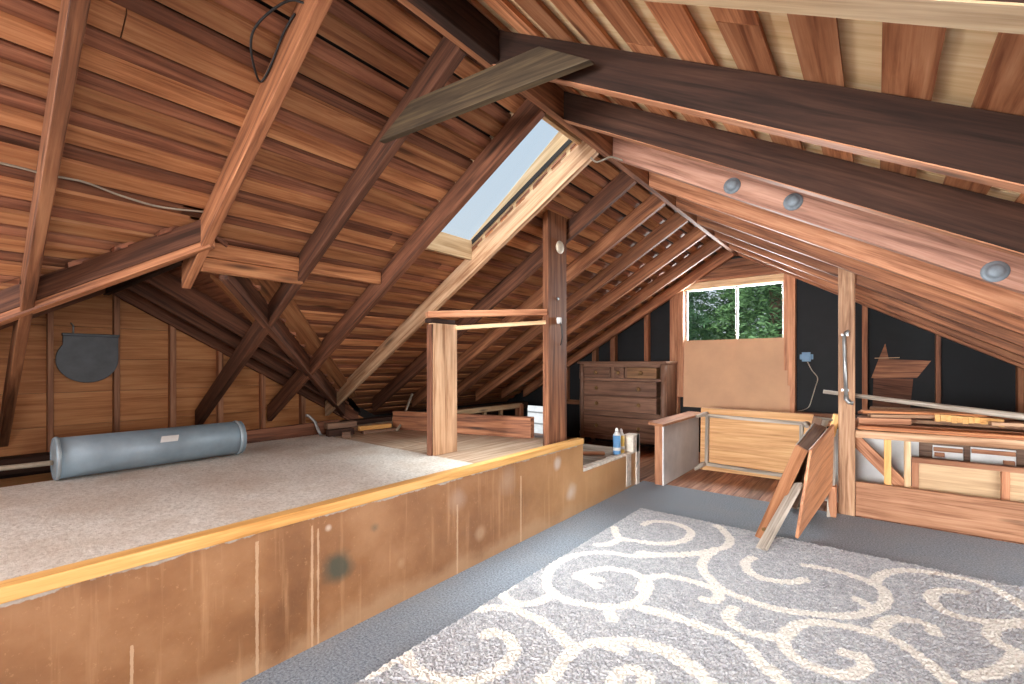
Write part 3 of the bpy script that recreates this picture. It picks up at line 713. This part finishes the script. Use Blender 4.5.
part(mb, 'sticker', 'white', cy, 0)
tag(MB().tube([(-4.2, -.5, .60), (-3.75, .1, .64), (-3.56, .37, .665)], .014).build('flue_pipe', M['cable_grey']), 'thin grey pipe running to left end of the metal cylinder', 'pipe')
fl = thing('vent_flap', 'dark grey round-bottomed metal flap hung on the dormer wall', 'vent')
pts = [(.57, 1.43), (.57, 1.36)]
for k in range(0, 25):
    a = math.radians(145+ (360-145)*k/24); pts.append((.715+.185*math.cos(a), 1.245+.185*math.sin(a)))
pts += [(.90, 1.43)]
part(MB().prism([(-4.92, y, z) for y, z in pts], (.018, 0, 0)), 'plate', 'darkmetal', fl)
part(MB().box(-4.925, -4.89, .565, .905, 1.428, 1.45), 'top_bar', 'darkmetal', fl)
part(MB().tube([(-4.91, .63, 1.45), (-4.92, .63, 1.51), (-4.93, .62, 1.53)], .006), 'hanger', 'steel', fl, 0)

# ------------------------------------------------------------------ chest of drawers
ch = thing('chest_of_drawers', 'tall dark wooden chest of drawers against the far gable wall', 'chest of drawers')
X0, X1, Y0, Y1 = -3.47, -2.16, 5.92, 6.33
part(MB().box(X0-.015, X1+.015, Y0-.03, Y1, 1.205, 1.24), 'top', 'chest', ch, .008)
mb = MB(); mb.box(X0, X0+.03, Y0+.03, Y1, .14, 1.205); mb.box(X1-.03, X1, Y0+.03, Y1, .14, 1.205); mb.box(X0, X1, Y1-.02, Y1, .14, 1.205)
for z0, z1 in ((1.16, 1.205), (.962, 1.0), (.745, .757), (.46, .53), (.125, .175)): mb.box(X0+.03, X1-.03, Y0+.015, Y1-.02, z0, z1)
for x0, x1 in ((-2.96, -2.905), (-2.745, -2.71)): mb.box(x0, x1, Y0+.015, Y0+.05, 1.0, 1.16)
part(mb, 'carcass', 'chest', ch)
for x in (X0+.04, X1-.045):
    part(MB().lathe((x, Y0+.035, .15), (0, 0, 1), [(.035, 0), (.045, .02), (.045, .05), (.03, .07), (.036, .12), (.042, .45), (.036, .78), (.03, .82), (.045, .84), (.045, .9), (.04, 1.05)], None, 16), 'column', 'chest', ch, 0)
for x in (X0+.04, X1-.045):
    for y in (Y0+.04, Y1-.04): part(MB().lathe((x, y, 0), (0, 0, 1), [(.022, 0), (.03, .02), (.04, .07), (.03, .10), (.042, .12), (.042, .15)], None, 14), 'foot', 'chest', ch, 0)
DR = [(-3.385, -2.965, 1.005, 1.155, 'chest', (.5,)), (-2.90, -2.75, 1.005, 1.155, 'chest', (.5,)), (-2.705, -2.285, 1.005, 1.155, 'chest_light', (.5,)),
      (-3.385, -2.285, .762, .957, 'chest', (.2, .78)), (-3.385, -2.285, .535, .742, 'chest', (.2, .78)), (-3.385, -2.285, .18, .455, 'chest', (.2, .78))]
for x0, x1, z0, z1, mat_, ks in DR:
    d = part(MB().box(x0, x1, Y0-.005, Y0+.36, z0, z1), 'drawer', mat_, ch, .005)
    for k in ks: part(MB().lathe((x0+(x1-x0)*k, Y0-.005, (z0+z1)/2), (0, -1, 0), [(.010, 0), (.010, .012), (.026, .018), (.028, .028), (.016, .036), (0, .037)], None, 14), 'knob', 'brass', d, 0)

# ------------------------------------------------------------------ half wall and upturned table
hw = thing('half_wall', 'low partition with white panel and brown cap beside the chest', 'partition')
part(MB().box(-1.742, -1.665, 4.46, 4.51, 0, .60), 'end_stud', 'rafter_red', hw, .004)
part(MB().box(-1.742, -1.665, 5.55, 5.60, 0, .60), 'end_stud', 'rafter_red', hw, .004)
part(MB().box(-1.664, -1.648, 4.455, 5.60, 0, .60), 'white_panel', 'drywall', hw)
part(MB().box(-1.757, -1.743, 4.51, 5.60, 0, .60), 'back_panel', 'drywall', hw)
part(MB().hexa([(-1.785, 4.40, .602), (-1.605, 4.31, .602), (-1.605, 5.66, .602), (-1.80, 5.70, .602), (-1.785, 4.40, .628), (-1.605, 4.31, .628), (-1.605, 5.66, .628), (-1.80, 5.70, .628)]), 'cap', 'rafter_red', hw, .004)
tb = thing('side_table', 'upturned low table standing on its side below the window', 'table')
part(MB().hexa([(-1.585, 5.42, .0), (-.50, 5.46, .0), (-.50, 5.485, .0), (-1.585, 5.445, .0), (-1.585, 5.46, .70), (-.50, 5.50, .695), (-.50, 5.525, .695), (-1.585, 5.485, .70)]), 'tabletop', 'table_wood', tb, .004)
fy = lambda x, z: 5.42+(x+1.585)*.0369+z*.057
def bar(xa, za, xb, zb, w_, dpt, name, mat_):
    part(MB().beam((xa, fy(xa, za)-dpt/2, za), (xb, fy(xb, zb)-dpt/2, zb), dpt, w_, up=(0, 0, 1) if abs(za-zb) < .1 else (1, 0, 0)), name, mat_, tb, .004)
bar(-1.53, .62, -.58, .60, .035, .05, 'apron', 'grey_wood'); bar(-1.53, .075, -.58, .05, .035, .05, 'apron', 'grey_wood')
bar(-1.505, .09, -1.505, .61, .035, .05, 'apron', 'grey_wood'); bar(-.60, .07, -.60, .59, .035, .05, 'apron', 'grey_wood')
for x, z, dx, dz in ((-1.535, .635, -.05, -.02), (-1.535, .075, -.06, -.05), (-.57, .60, .03, -.01), (-.57, .06, .03, -.04)):
    y = fy(x, z); part(MB().tube([(x+.02, y-.005, z), (x, y-.06, z), (x+dx, y-.16, z+dz)], [.026, .026, .017], None, 14), 'leg', 'grey_wood', tb, 0)

# ------------------------------------------------------------------ weathered post with conduit
p3 = thing('weathered_post', 'weathered pale square post with a vertical conduit', 'post')
part(MB().box(-.245, -.137, 4.515, 4.60, 0, 2.02), 'shaft', 'weathered', p3, .006)
cn = part(MB().tube([(-.175, 4.47, 1.47), (-.195, 4.475, 1.455), (-.205, 4.487, 1.43), (-.200, 4.487, 1.2), (-.192, 4.487, .95)], .013), 'conduit', 'steel', p3, 0)
for z in (1.43, .99): part(MB().box(-.225, -.175, 4.487, 4.515, z, z+.02), 'bracket', 'steel', p3)
part(MB().tube([(-.192, 4.487, .96), (-.19, 4.482, .93), (-.17, 4.478, .905), (-.145, 4.478, .90)], .017), 'elbow', 'steel', p3, 0)
# outlet box and its cable
ob = thing('outlet_box', 'blue plastic electrical box on the black gable wall', 'outlet')
part(MB().box(-.70, -.615, 6.40, 6.447, 1.235, 1.345), 'body', 'blue', ob)
part(MB().box(-.725, -.59, 6.425, 6.448, 1.26, 1.32), 'flange', 'blue', ob)
part(MB().box(-.685, -.63, 6.396, 6.401, 1.25, 1.33), 'cover', 'blue', ob)
tag(MB().wire([(-.645, 6.42, 1.23), (-.60, 6.42, 1.13), (-.545, 6.42, 1.04), (-.57, 6.42, .92), (-.60, 6.42, .80), (-.63, 6.42, .70), (-.68, 6.40, .66), (-.74, 6.37, .645)], .005).build('loose_cable', M['cable_grey']), 'thin tan cable dangling below the blue electrical box', 'cable')
# torn brown sheathing on the black wall
tn = thing('torn_sheathing', 'torn brown flap of sheathing on the black wall between studs', 'board')
part(MB().prism([(-.04, 6.435, .70), (.27, 6.435, .66), (.30, 6.435, 1.05), (-.03, 6.435, 1.05)], (0, .013, 0)), 'lower_sheet', 'rafter_mid', tn, 0)
part(MB().prism([(-.05, 6.425, 1.05), (.33, 6.425, 1.06), (.44, 6.425, 1.24), (.10, 6.425, 1.26), (.07, 6.425, 1.43), (.02, 6.425, 1.28)], (0, .013, 0)), 'upper_flap', 'rafter', tn, 0)
part(MB().beam((-.02, 6.42, 1.27), (.19, 6.42, 1.275), .01, .008), 'batten', 'pale', tn, 0)

# ------------------------------------------------------------------ right knee wall with lumber stack
tag(MB().box(-.135, 2.6, 4.54, 4.58, 0, .272).build('kick_board', M['tan_brown'], None, .005), 'wide brown plank standing on the carpet right of the post', 'plank')
tag(MB().hexa([(-.135, 4.525, .625), (2.6, 4.525, .655), (2.6, 4.615, .655), (-.135, 4.615, .625), (-.135, 4.525, .685), (2.6, 4.525, .72), (2.6, 4.615, .72), (-.135, 4.615, .685)]).build('stack_rail', M['pale_brown'], None, .006), 'long orange rail under the front of the lumber stack', 'rail')
tag(MB().hexa([(-.6, 5.72, .56), (2.6, 5.72, .56), (2.6, 5.81, .56), (-.6, 5.81, .56), (-.6, 5.72, .62), (2.6, 5.72, .64), (2.6, 5.81, .64), (-.6, 5.81, .62)]).build('stack_rail', M['rafter'], None, .006), 'rear rail behind the lumber stack near the black wall', 'rail')
for x in (1.75, -.55): lumber('rack_prop', (x, 5.765, 0), (x, 5.765, .56), .07, .05, 'rafter', 'rear leg under the %s end of the lumber stack' % ('right' if x > 0 else 'left'), 'post', up=(1, 0, 0))
lumber('stud', (.065, 4.64, 0), (.065, 4.64, .63), .035, .045, 'yellow', 'yellow stud under the rail, nearest the weathered post', 'stud', up=(1, 0, 0))
lumber('stud', (.185, 4.70, 0), (.185, 4.70, .62), .05, .04, 'pale', 'pale stud right of the yellow stud under the rail', 'stud', up=(1, 0, 0))
lumber('diagonal_brace', (-.15, 4.70, .60), (.24, 4.70, .16), .04, .09, 'rafter_red', 'brown diagonal brace behind the weathered post', 'brace')
tag(MB().obox((-.25, 5.0, 0), (.52, 0, 0), (0, .015, 0), (0, .04, .60)).build('drywall_sheet', M['drywall']), 'white drywall sheet standing behind the yellow stud', 'panel')
tag(MB().obox((-.40, 4.72, .03), (.18, .05, 0), (0, .015, 0), (.01, .03, .62)).build('drywall_offcut', M['drywall']), 'narrow white drywall offcut left of the weathered post', 'panel')
fp = thing('framed_panel', 'tan panel in a brown frame behind the wide plank', 'panel')
mb = MB(); part(MB().box(.215, 1.9, 4.735, 4.745, .03, .45), 'tan_panel', 'tan', fp, 0)
part(MB().box(.21, 1.9, 4.70, 4.75, .445, .485), 'top_rail', 'rafter_red', fp); part(MB().box(.21, 1.9, 4.70, 4.75, 0, .04), 'bottom_rail', 'rafter_red', fp)
for x in (.21, .69, 1.2, 1.86): part(MB().box(x, x+.042, 4.698, 4.752, .0, .447), 'stile', 'rafter_red', fp)
for x0, x1, z0, z1, side in ((.355, .535, .44, .545, 'left'), (.575, .82, .425, .555, 'right')):
    pc = thing('box_end', 'white square piece with brown corner block, %s of the pair above the framed panel' % side, 'panel', 'white pieces under the stack')
    part(MB().box(x0, x1, 5.06, 5.075, z0, z1), 'white_board', 'white', pc)
    part(MB().box(x0+.004, x1-.004, 5.04, 5.06, z1-.045, z1-.012), 'strip', 'rafter_red', pc)
    part(MB().box(x0+.01 if side == 'left' else x1-.07, x0+.07 if side == 'left' else x1-.01, 5.03, 5.06, z0+.018, z0+.05), 'block', 'rafter_red', pc)
tag(MB().obox((.24, 5.08, 0), (1.7, 0, 0), (0, .02, 0), (0, .03, .61)).build('backing_board', M['drawer_in']), 'dull brown backing board behind the white square pieces', 'panel')
ST = [  # x0, y0, x1, y1, z(bottom), width, thick, mat, label
 (-.12, 4.60, 1.9, 4.64, .692, .16, .030, 'board', 'brown plank lowest at the front of the lumber stack'),
 (-.10, 4.80, 2.1, 4.83, .695, .18, .032, 'rafter_red', 'orange plank second from front in the bottom layer of the stack'),
 (-.30, 5.02, 1.8, 5.06, .690, .17, .034, 'rafter_red', 'brown plank in the middle of the stack bottom layer'),
 (-.2, 5.30, 2.2, 5.26, .685, .20, .034, 'rafter_dark', 'dark plank toward the back of the stack bottom layer'),
 (-.12, 5.56, 2.0, 5.55, .680, .20, .034, 'rafter_dark', 'dark plank at the very back of the stack bottom layer'),
 (-.12, 4.62, .20, 4.66, .735, .09, .045, 'rafter_red', 'short orange plank end beside the post in the stack'),
 (-.12, 4.84, 1.30, 4.78, .742, .14, .028, 'weathered', 'brown middle layer plank passing under the yellow piece'),
 (-.05, 5.08, 1.9, 5.02, .742, .15, .030, 'rafter_red', 'orange middle layer plank behind the yellow piece'),
 (.05, 5.32, 1.7, 5.36, .742, .18, .030, 'weathered', 'pale middle layer plank near the stack back'),
 (-.12, 4.95, .55, 4.88, .785, .16, .022, 'rafter_red', 'thin orange plank wedge on top of the stack beside the post'),
 (.10, 5.10, 1.8, 5.16, .785, .17, .022, 'board', 'long orange plank on top at the stack middle'),
 (-.05, 5.36, 1.5, 5.30, .79, .18, .022, 'weathered', 'pale plank on top at the stack back'),
]
ST += [(-.10, 4.70, .62, 4.80, .812, .10, .020, 'board', 'orange wedge shaped plank topping the stack right of the post'),
 (.62, 4.66, 1.5, 4.78, .775, .11, .026, 'weathered', 'pale plank end right of the yellow splintered board'),
 (-.05, 4.60, .33, 4.72, .786, .07, .026, 'weathered', 'short pale offcut left of the yellow splintered board')]
for x0, y0, x1, y1, z, wd_, th, mat_, lab in ST:
    lumber('lumber_plank', (x0, y0, z+th/2), (x1, y1, z+.01+th/2), wd_, th, mat_, lab, 'plank', 'lumber stack planks')
mb = MB()
for k in range(12):
    x = .34+.03*k; mb.box(x, x+.031, 4.66+random.random()*.01, 4.76, .765+random.random()*.018, .832-k*.0012)
tag(mb.build('splintered_board', M['yellow'], None, .003), 'short yellowish splintered board at the front of the stack', 'board')
tag(MB().tube([(-.36, 4.72, .972), (0, 4.72, .932), (.4, 4.72, .885), (.85, 4.72, .835), (1.7, 4.72, .80)], [.016, .018, .021, .026, .027], None, 12).build('long_pole', M['grey_wood']), 'long speckled grey pole lying across the lumber stack', 'pole')

# ------------------------------------------------------------------ leaning drawers and boards by the post
dA = thing('drawer_box', 'narrow varnished drawer leaning in front, its end on the rug', 'drawer', 'drawers leaning on the post')
P0, P1, P2, P3 = V((-.655, 3.47, .03)), V((-.575, 3.415, .03)), V((-.385, 3.84, .585)), V((-.465, 3.90, .62))
bk = V((.07, .50, .12)); n_ = (P1-P0).normalized(); u_ = (P3-P0).normalized(); b_ = bk.normalized()
part(MB().hexa([P0, P1, P2, P3]+[p+b_*.022 for p in (P0, P1, P2, P3)]), 'front', 'drawer_wood', dA, .004)
part(MB().hexa([P0+b_*.02, P0+b_*.02+n_*.014, P3+b_*.02+n_*.014, P3+b_*.02]+[p+bk for p in (P0, P0+n_*.014, P3+n_*.014, P3)]), 'bottom', 'drawer_in', dA)
for A, B, s_ in ((P0, P1, 1), (P3, P2, -1)):
    o_ = u_*.014*s_
    part(MB().hexa([A+b_*.02, B+b_*.02, B+b_*.02+o_, A+b_*.02+o_]+[p+bk for p in (A, B, B+o_, A+o_)]), 'side', 'drawer_in', dA)
part(MB().hexa([P0+bk, P1+bk, P2+bk, P3+bk]+[p+bk+b_*.014 for p in (P0, P1, P2, P3)]), 'back', 'drawer_in', dA)
part(MB().tube([P0+n_*.045+u_*.08-b_*.001, P0+n_*.045+u_*.08-b_*.02], [.008, .013]), 'pull', 'brass', dA, 0)
# grey strip board
tag(MB().beam((-.575, 3.26, .03), (-.43, 3.72, .375), .025, .075, up=(.8, -.4, .3)).build('strip_board', M['grey_wood'], None, .004), 'narrow whitish board leaning below the front drawer', 'board')
# big brown panel
n0, n1, f0, f1 = V((-.415, 3.60, .03)), V((-.345, 3.70, .62)), V((-.262, 4.40, .73)), V((-.275, 4.40, .22))
th = V((.02, -.004, -.004))
tag(MB().hexa([n0, n1, f1 if False else f0, f1]+[p-th for p in (n0, n1, f0, f1)]).build('varnished_board', M['drawer_wood'], None, .004), 'large brown varnished panel leaning against the weathered post', 'panel')
tag(MB().hexa([(-.31, 4.36, 0), (-.262, 4.40, 0), (-.262, 4.44, 0), (-.31, 4.40, 0), (-.31, 4.46, .62), (-.262, 4.49, .62), (-.262, 4.51, .62), (-.31, 4.48, .62)]).build('upright_board', M['grey_wood'], None, .003), 'pale upright board between the big panel and the post', 'board')
dB = thing('drawer_box', 'grey drawer tipped behind the front drawer, corner sticking up', 'drawer', 'drawers leaning on the post')
q0, q1, q2, q3 = V((-.56, 4.16, .02)), V((-.56, 4.62, .02)), V((-.36, 4.58, .80)), V((-.36, 4.12, .80))
q0, q1, q2, q3 = V((-.58, 4.40, .02)), V((-.50, 4.62, .02)), V((-.32, 4.60, .76)), V((-.40, 4.38, .79))
part(MB().hexa([q0, q1, q2, q3]+[p+V((.014, -.004, -.002)) for p in (q0, q1, q2, q3)]), 'bottom', 'grey_wood', dB)
ed = V((.06, -.02, -.01)); uu = (q3-q0).normalized()*.014
part(MB().hexa([q3-uu, q2-uu, q2, q3]+[p+ed for p in (q3-uu, q2-uu, q2, q3)]), 'side', 'grey_wood', dB)
part(MB().hexa([q0, q1, q1+uu, q0+uu]+[p+ed for p in (q0, q1, q1+uu, q0+uu)]), 'side', 'grey_wood', dB)
part(MB().hexa([q0, q3, q3+(q2-q3)*.07, q0+(q1-q0)*.07]+[p+ed for p in (q0, q3, q3+(q2-q3)*.07, q0+(q1-q0)*.07)]), 'front', 'drawer_in', dB)
lumber('wood_offcut', (-.275, 4.43, 0), (-.275, 4.43, .24), .10, .05, 'rafter_red', 'reddish short block standing on the carpet at the post foot', 'offcut', up=(1, 0, 0))
lumber('wood_offcut', (-.30, 4.56, .58), (-.255, 4.56, .80), .06, .05, 'yellow', 'pale chunk wedged at the left side of the weathered post', 'offcut', up=(1, 0, 0))

# ------------------------------------------------------------------ cans on the low ledge
def can(x, y, z, r, h, mat_, label):
    t = thing('spray_can', label, 'can', 'cans on the ledge')
    part(MB().lathe((x, y, z), (0, 0, 1), [(r*.9, 0), (r, .006), (r, h*.72)], None, 20), 'body', mat_, t, 0)
    part(MB().lathe((x, y, z+h*.15), (0, 0, 1), [(r, 0), (r+.0008, .001), (r+.0008, h*.12), (r, h*.121)], None, 20), 'band', 'white', t, 0)
    part(MB().lathe((x, y, z+h*.72), (0, 0, 1), [(r, 0), (r*.85, h*.05), (r*.6, h*.08), (r*.6, h*.12)], None, 20), 'shoulder', 'white', t, 0)
    part(MB().lathe((x, y, z+h*.84), (0, 0, 1), [(r*.45, 0), (r*.45, h*.08), (r*.25, h*.15), (r*.1, h*.16)], None, 12), 'nozzle', 'white', t, 0)
can(-1.955, 4.05, .338, .036, .255, 'canblue', 'blue and white tube can with white nozzle on low ledge')
can(-1.965, 4.165, .338, .034, .235, 'canyellow', 'yellow can beside the blue one on low ledge')
lumber('wood_offcut', (-2.02, 4.20, .36), (-2.0, 4.28, .36), .05, .05, 'rafter', 'small brown block between yellow can and plaster end', 'offcut')
lumber('loose_stick', (-2.55, 3.62, .34), (-2.06, 4.0, .345), .07, .025, 'rafter_red', 'brown stick lying on the lower deck behind the cans', 'stick')

# ------------------------------------------------------------------ cables on the left slope
def sl(x, y, d=RH-.02): return (x, y, zl(x)+d)
tag(MB().wire([sl(-2.69, -.45), sl(-2.685, .13), sl(-2.69, .26), sl(-2.685, .38), sl(-2.70, .50, RH-.03), sl(-2.715, .65, RH-.03), sl(-2.70, .83)], .005).build('roof_cable', M['cable_grey']), 'thin grey cable strung across the boards at left', 'cable')
tag(MB().wire([sl(-1.66, .842, .10), sl(-1.70, .80, .13), sl(-1.77, .755, .13), sl(-1.84, .733, .13), sl(-1.90, .745, .13), sl(-1.965, .785, .13), sl(-2.0, .822, .13), sl(-1.93, .828, .12), sl(-1.80, .826, .13), sl(-1.72, .83, .12)], .0045).build('cable_loop', M['cable']), 'black cable loop hanging beside the short cut rafter', 'cable')
tag(MB().wire([(-1.46, 2.64, 2.56), (-1.43, 2.66, 2.53), (-1.40, 2.70, 2.55), (-1.36, 2.74, 2.57), (-1.30, 2.78, 2.545)], .006).build('ridge_wire', M['cable_grey']), 'short curled wire at the ridge above the skylight corner', 'cable')

# ------------------------------------------------------------------ shaggy rug with scrolls
th_ = math.radians(38.7365); sn, cs = math.sin(th_), math.cos(th_)
SW = [  # scroll centre lines on the floor, metres
 [(-1.344,3.231),(-1.313,3.34),(-1.172,3.4),(-1.031,3.311),(-1.01,3.118),(-1.101,2.969),(-1.261,2.9),(-1.383,2.889),(-1.488,3.044)],
 [(-1.357,2.866),(-1.38,2.737),(-1.434,2.677)],
 [(-0.876,2.966),(-1.038,2.799),(-1.182,2.661),(-1.317,2.613),(-1.442,2.49),(-1.489,2.295),(-1.442,2.109),(-1.342,1.992),(-1.225,1.959),(-1.109,1.99),(-0.997,2.061),(-0.94,2.163),(-0.941,2.313),(-0.992,2.411),(-1.09,2.452),(-1.217,2.414),(-1.294,2.301),(-1.308,2.216),(-1.215,2.203)],
 [(-1.215,2.203),(-1.17,2.184)],
 [(-1.287,2.221),(-1.189,2.265)],
 [(-1.31,1.981),(-1.321,1.857),(-1.386,1.782),(-1.475,1.783),(-1.534,1.838),(-1.52,1.903)],
 [(-1.516,1.609),(-1.424,1.705),(-1.279,1.733),(-1.153,1.712),(-1.036,1.658),(-0.989,1.628),(-0.981,1.54),(-0.961,1.454),(-0.984,1.408)],
 [(-1.533,1.191),(-1.415,1.147),(-1.302,1.167),(-1.206,1.216),(-1.154,1.313),(-1.152,1.417),(-1.183,1.489),(-1.258,1.533),(-1.336,1.519),(-1.34,1.485)],
 [(-0.996,1.639),(-0.945,1.731),(-0.847,1.827),(-0.714,1.882),(-0.612,1.866),(-0.533,1.825)],
 [(-0.772,1.564),(-0.773,1.632),(-0.731,1.681),(-0.678,1.667),(-0.675,1.623)],
 [(-0.94,2.116),(-0.816,2.148),(-0.706,2.151),(-0.629,2.152)],
 [(-1.006,1.996),(-0.961,1.946)],
 [(-0.881,1.748),(-0.825,1.76)],
 [(-1.533,1.191),(-1.516,1.111),(-1.517,1.022)],
 [(-1.167,2.745),(-1.042,2.795),(-0.914,2.898),(-0.824,3.057),(-0.765,3.181),(-0.778,3.332),(-0.864,3.487),(-0.916,3.541)],
 [(-0.804,3.111),(-0.819,2.918),(-0.799,2.77),(-0.725,2.651),(-0.635,2.563),(-0.521,2.532),(-0.387,2.526),(-0.254,2.578),(-0.127,2.651),(-0.031,2.769),(0.026,2.902),(0.034,3.025),(0.005,3.127),(-0.085,3.181),(-0.206,3.202),(-0.332,3.176)],
 [(-0.595,3.097),(-0.613,2.982),(-0.561,2.869),(-0.471,2.838),(-0.37,2.88),(-0.31,2.967)],
 [(-0.077,2.888),(-0.039,2.849)],
 [(-0.019,3.135),(0.03,3.331),(0.131,3.466),(0.246,3.517),(0.369,3.529),(0.467,3.498),(0.526,3.395),(0.562,3.309),(0.609,3.201)],
 [(0.348,3.326),(0.257,3.263),(0.213,3.144),(0.239,3.028),(0.312,2.983),(0.415,3.017),(0.529,3.117)],
 [(-0.973,2.291),(-0.992,2.436),(-0.922,2.532),(-0.807,2.557),(-0.708,2.555),(-0.639,2.509),(-0.634,2.418),(-0.683,2.401)],
 [(-0.899,2.116),(-0.762,2.141),(-0.611,2.145),(-0.5,2.143),(-0.416,2.094),(-0.347,2.014),(-0.276,1.963)],
 [(-0.78,1.835),(-0.692,1.857),(-0.592,1.832),(-0.512,1.8),(-0.48,1.782)],
 [(-0.543,2.401),(-0.544,2.296),(-0.475,2.235),(-0.373,2.246),(-0.322,2.287),(-0.282,2.428),(-0.205,2.521),(-0.095,2.559),(-0.016,2.568),(0.06,2.559),(0.129,2.485),(0.179,2.409),(0.215,2.34),(0.256,2.269)],
 [(-0.322,2.287),(-0.287,2.182),(-0.211,2.138),(-0.126,2.137),(-0.07,2.182),(-0.037,2.263),(-0.05,2.326),(-0.105,2.313)],
 [(0.023,2.581),(0.01,2.644),(0.052,2.754),(0.12,2.808),(0.184,2.801),(0.198,2.739)],
 [(0.522,3.072),(0.436,3.004),(0.389,2.875),(0.407,2.803),(0.445,2.769),(0.417,2.656),(0.359,2.539),(0.276,2.446)],
 [(-0.402,2.09),(-0.363,2.03),(-0.322,2.02)]
]
SW += [[(.7-x, y) for x, y in l] for l in SW if max(x for x, y in l) < .12 and min(y for x, y in l) > 1.3]
def smooth(p, n=6):
    out = []
    for i in range(len(p)-1):
        a = p[max(i-1, 0)]; b = p[i]; c = p[i+1]; d = p[min(i+2, len(p)-1)]
        for k in range(n):
            t = k/n; t2 = t*t; t3 = t2*t
            out.append(tuple(.5*((2*b[j])+(-a[j]+c[j])*t+(2*a[j]-5*b[j]+4*c[j]-d[j])*t2+(-a[j]+3*b[j]-3*c[j]+d[j])*t3) for j in (0, 1)))
    out.append(p[-1]); return out
import numpy as np
RX0, RX1, RY0, RY1, ST_ = -1.525, 1.0, .35, 3.60, .0075
nx, ny = int((RX1-RX0)/ST_), int((RY1-RY0)/ST_)
gx = RX0+np.arange(nx+1)*ST_; gy = RY0+np.arange(ny+1)*ST_
D = np.full((ny+1, nx+1), 9.0)
for line in SW:
    for (x, y) in smooth(line, 8):
        i0, i1 = int((x-RX0-.12)/ST_), int((x-RX0+.12)/ST_); j0, j1 = int((y-RY0-.12)/ST_), int((y-RY0+.12)/ST_)
        i0, j0 = max(i0, 0), max(j0, 0)
        if i1 <= i0 or j1 <= j0: continue
        sub = D[j0:j1, i0:i1]
        d = np.hypot(gx[i0:i1][None, :][:, :sub.shape[1]]-x, gy[j0:j1][:, None][:sub.shape[0]]-y)
        np.minimum(sub, d, out=sub)
rng = np.random.default_rng(3)
Z = .018+rng.random(D.shape)*.010
for a in (0, -1): Z[a, :] = .001; Z[:, a] = .001
XX, YY = np.meshgrid(gx, gy)
XX = XX+(rng.random(D.shape)-.5)*.006; YY = YY+(rng.random(D.shape)-.5)*.006
# wavy shag edge
XX[:, 0] += rng.random(ny+1)*-.008; YY[-1, :] += rng.random(nx+1)*.010; YY[0, :] -= rng.random(nx+1)*.01
sw = np.clip(1.0-(D-.010)/.038, 0, 1)
co = np.stack([XX, YY, Z], -1).reshape(-1, 3).astype(np.float32)
idx = np.arange((ny+1)*(nx+1)).reshape(ny+1, nx+1)
fc = np.stack([idx[:-1, :-1], idx[:-1, 1:], idx[1:, 1:], idx[1:, :-1]], -1).reshape(-1, 4)
me = bpy.data.meshes.new('shag_rug'); me.from_pydata(co.tolist(), [], fc.tolist())
at = me.attributes.new('swirl', 'FLOAT', 'POINT'); at.data.foreach_set('value', sw.reshape(-1).astype(np.float32))
me.materials.append(M['rug'])
rug = bpy.data.objects.new('shag_rug', me); COL.objects.link(rug)
tag(rug, 'large grey shaggy rug with cream scroll pattern on the carpet', 'rug')

# ------------------------------------------------------------------ garden outside the gable window
struct(MB().box(-30, 25, 6.8, 45, -3.2, -3.0, M['lawn'], .5).build('ground_garden'))
def tree(x, y, h, rad, mat_, label, seed):
    rd = random.Random(seed); t = thing('conifer_tree', label, 'tree', 'trees outside the window')
    part(MB().tube([(x, y, -3.02), (x+.05, y, -3+h*.5), (x, y, -3+h)], [.2, .12, .02], None, 10), 'trunk', 'bark', t, 0)
    mb = MB(); bm = mb.bm; mi = mb.slot(M[mat_])
    z = -3+h*.10
    while z < -3+h*.97:
        fr = (z+3)/h; rr = rad*(1-fr)*1.05+.12
        nb = 9
        for k in range(nb):
            a = rd.random()*2*math.pi; ln = rr*rd.uniform(.7, 1.1); droop = rd.uniform(.15, .5)
            nn = int(9+ln*14)
            for q in range(nn):
                f = (q+rd.random())/nn; r0 = ln*f
                p = V((x+math.cos(a)*r0, y+math.sin(a)*r0, z-droop*r0*f))
                wv = .05+.16*(1-f)
                for _ in range(5):
                    c = p+V((rd.gauss(0, wv), rd.gauss(0, wv), rd.gauss(0, wv*.5)-.03))
                    s1 = V((rd.gauss(0, 1), rd.gauss(0, 1), rd.gauss(0, .5))).normalized()*rd.uniform(.04, .09)
                    s2 = V((rd.gauss(0, 1), rd.gauss(0, 1), rd.gauss(0, 1)-.8)).normalized()*rd.uniform(.015, .03)
                    f_ = bm.faces.new([bm.verts.new(v) for v in (c-s1, c+s2, c+s1, c-s2)])
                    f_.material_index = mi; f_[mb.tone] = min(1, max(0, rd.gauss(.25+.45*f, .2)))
        z += .26
    mb.build('foliage', None, t)
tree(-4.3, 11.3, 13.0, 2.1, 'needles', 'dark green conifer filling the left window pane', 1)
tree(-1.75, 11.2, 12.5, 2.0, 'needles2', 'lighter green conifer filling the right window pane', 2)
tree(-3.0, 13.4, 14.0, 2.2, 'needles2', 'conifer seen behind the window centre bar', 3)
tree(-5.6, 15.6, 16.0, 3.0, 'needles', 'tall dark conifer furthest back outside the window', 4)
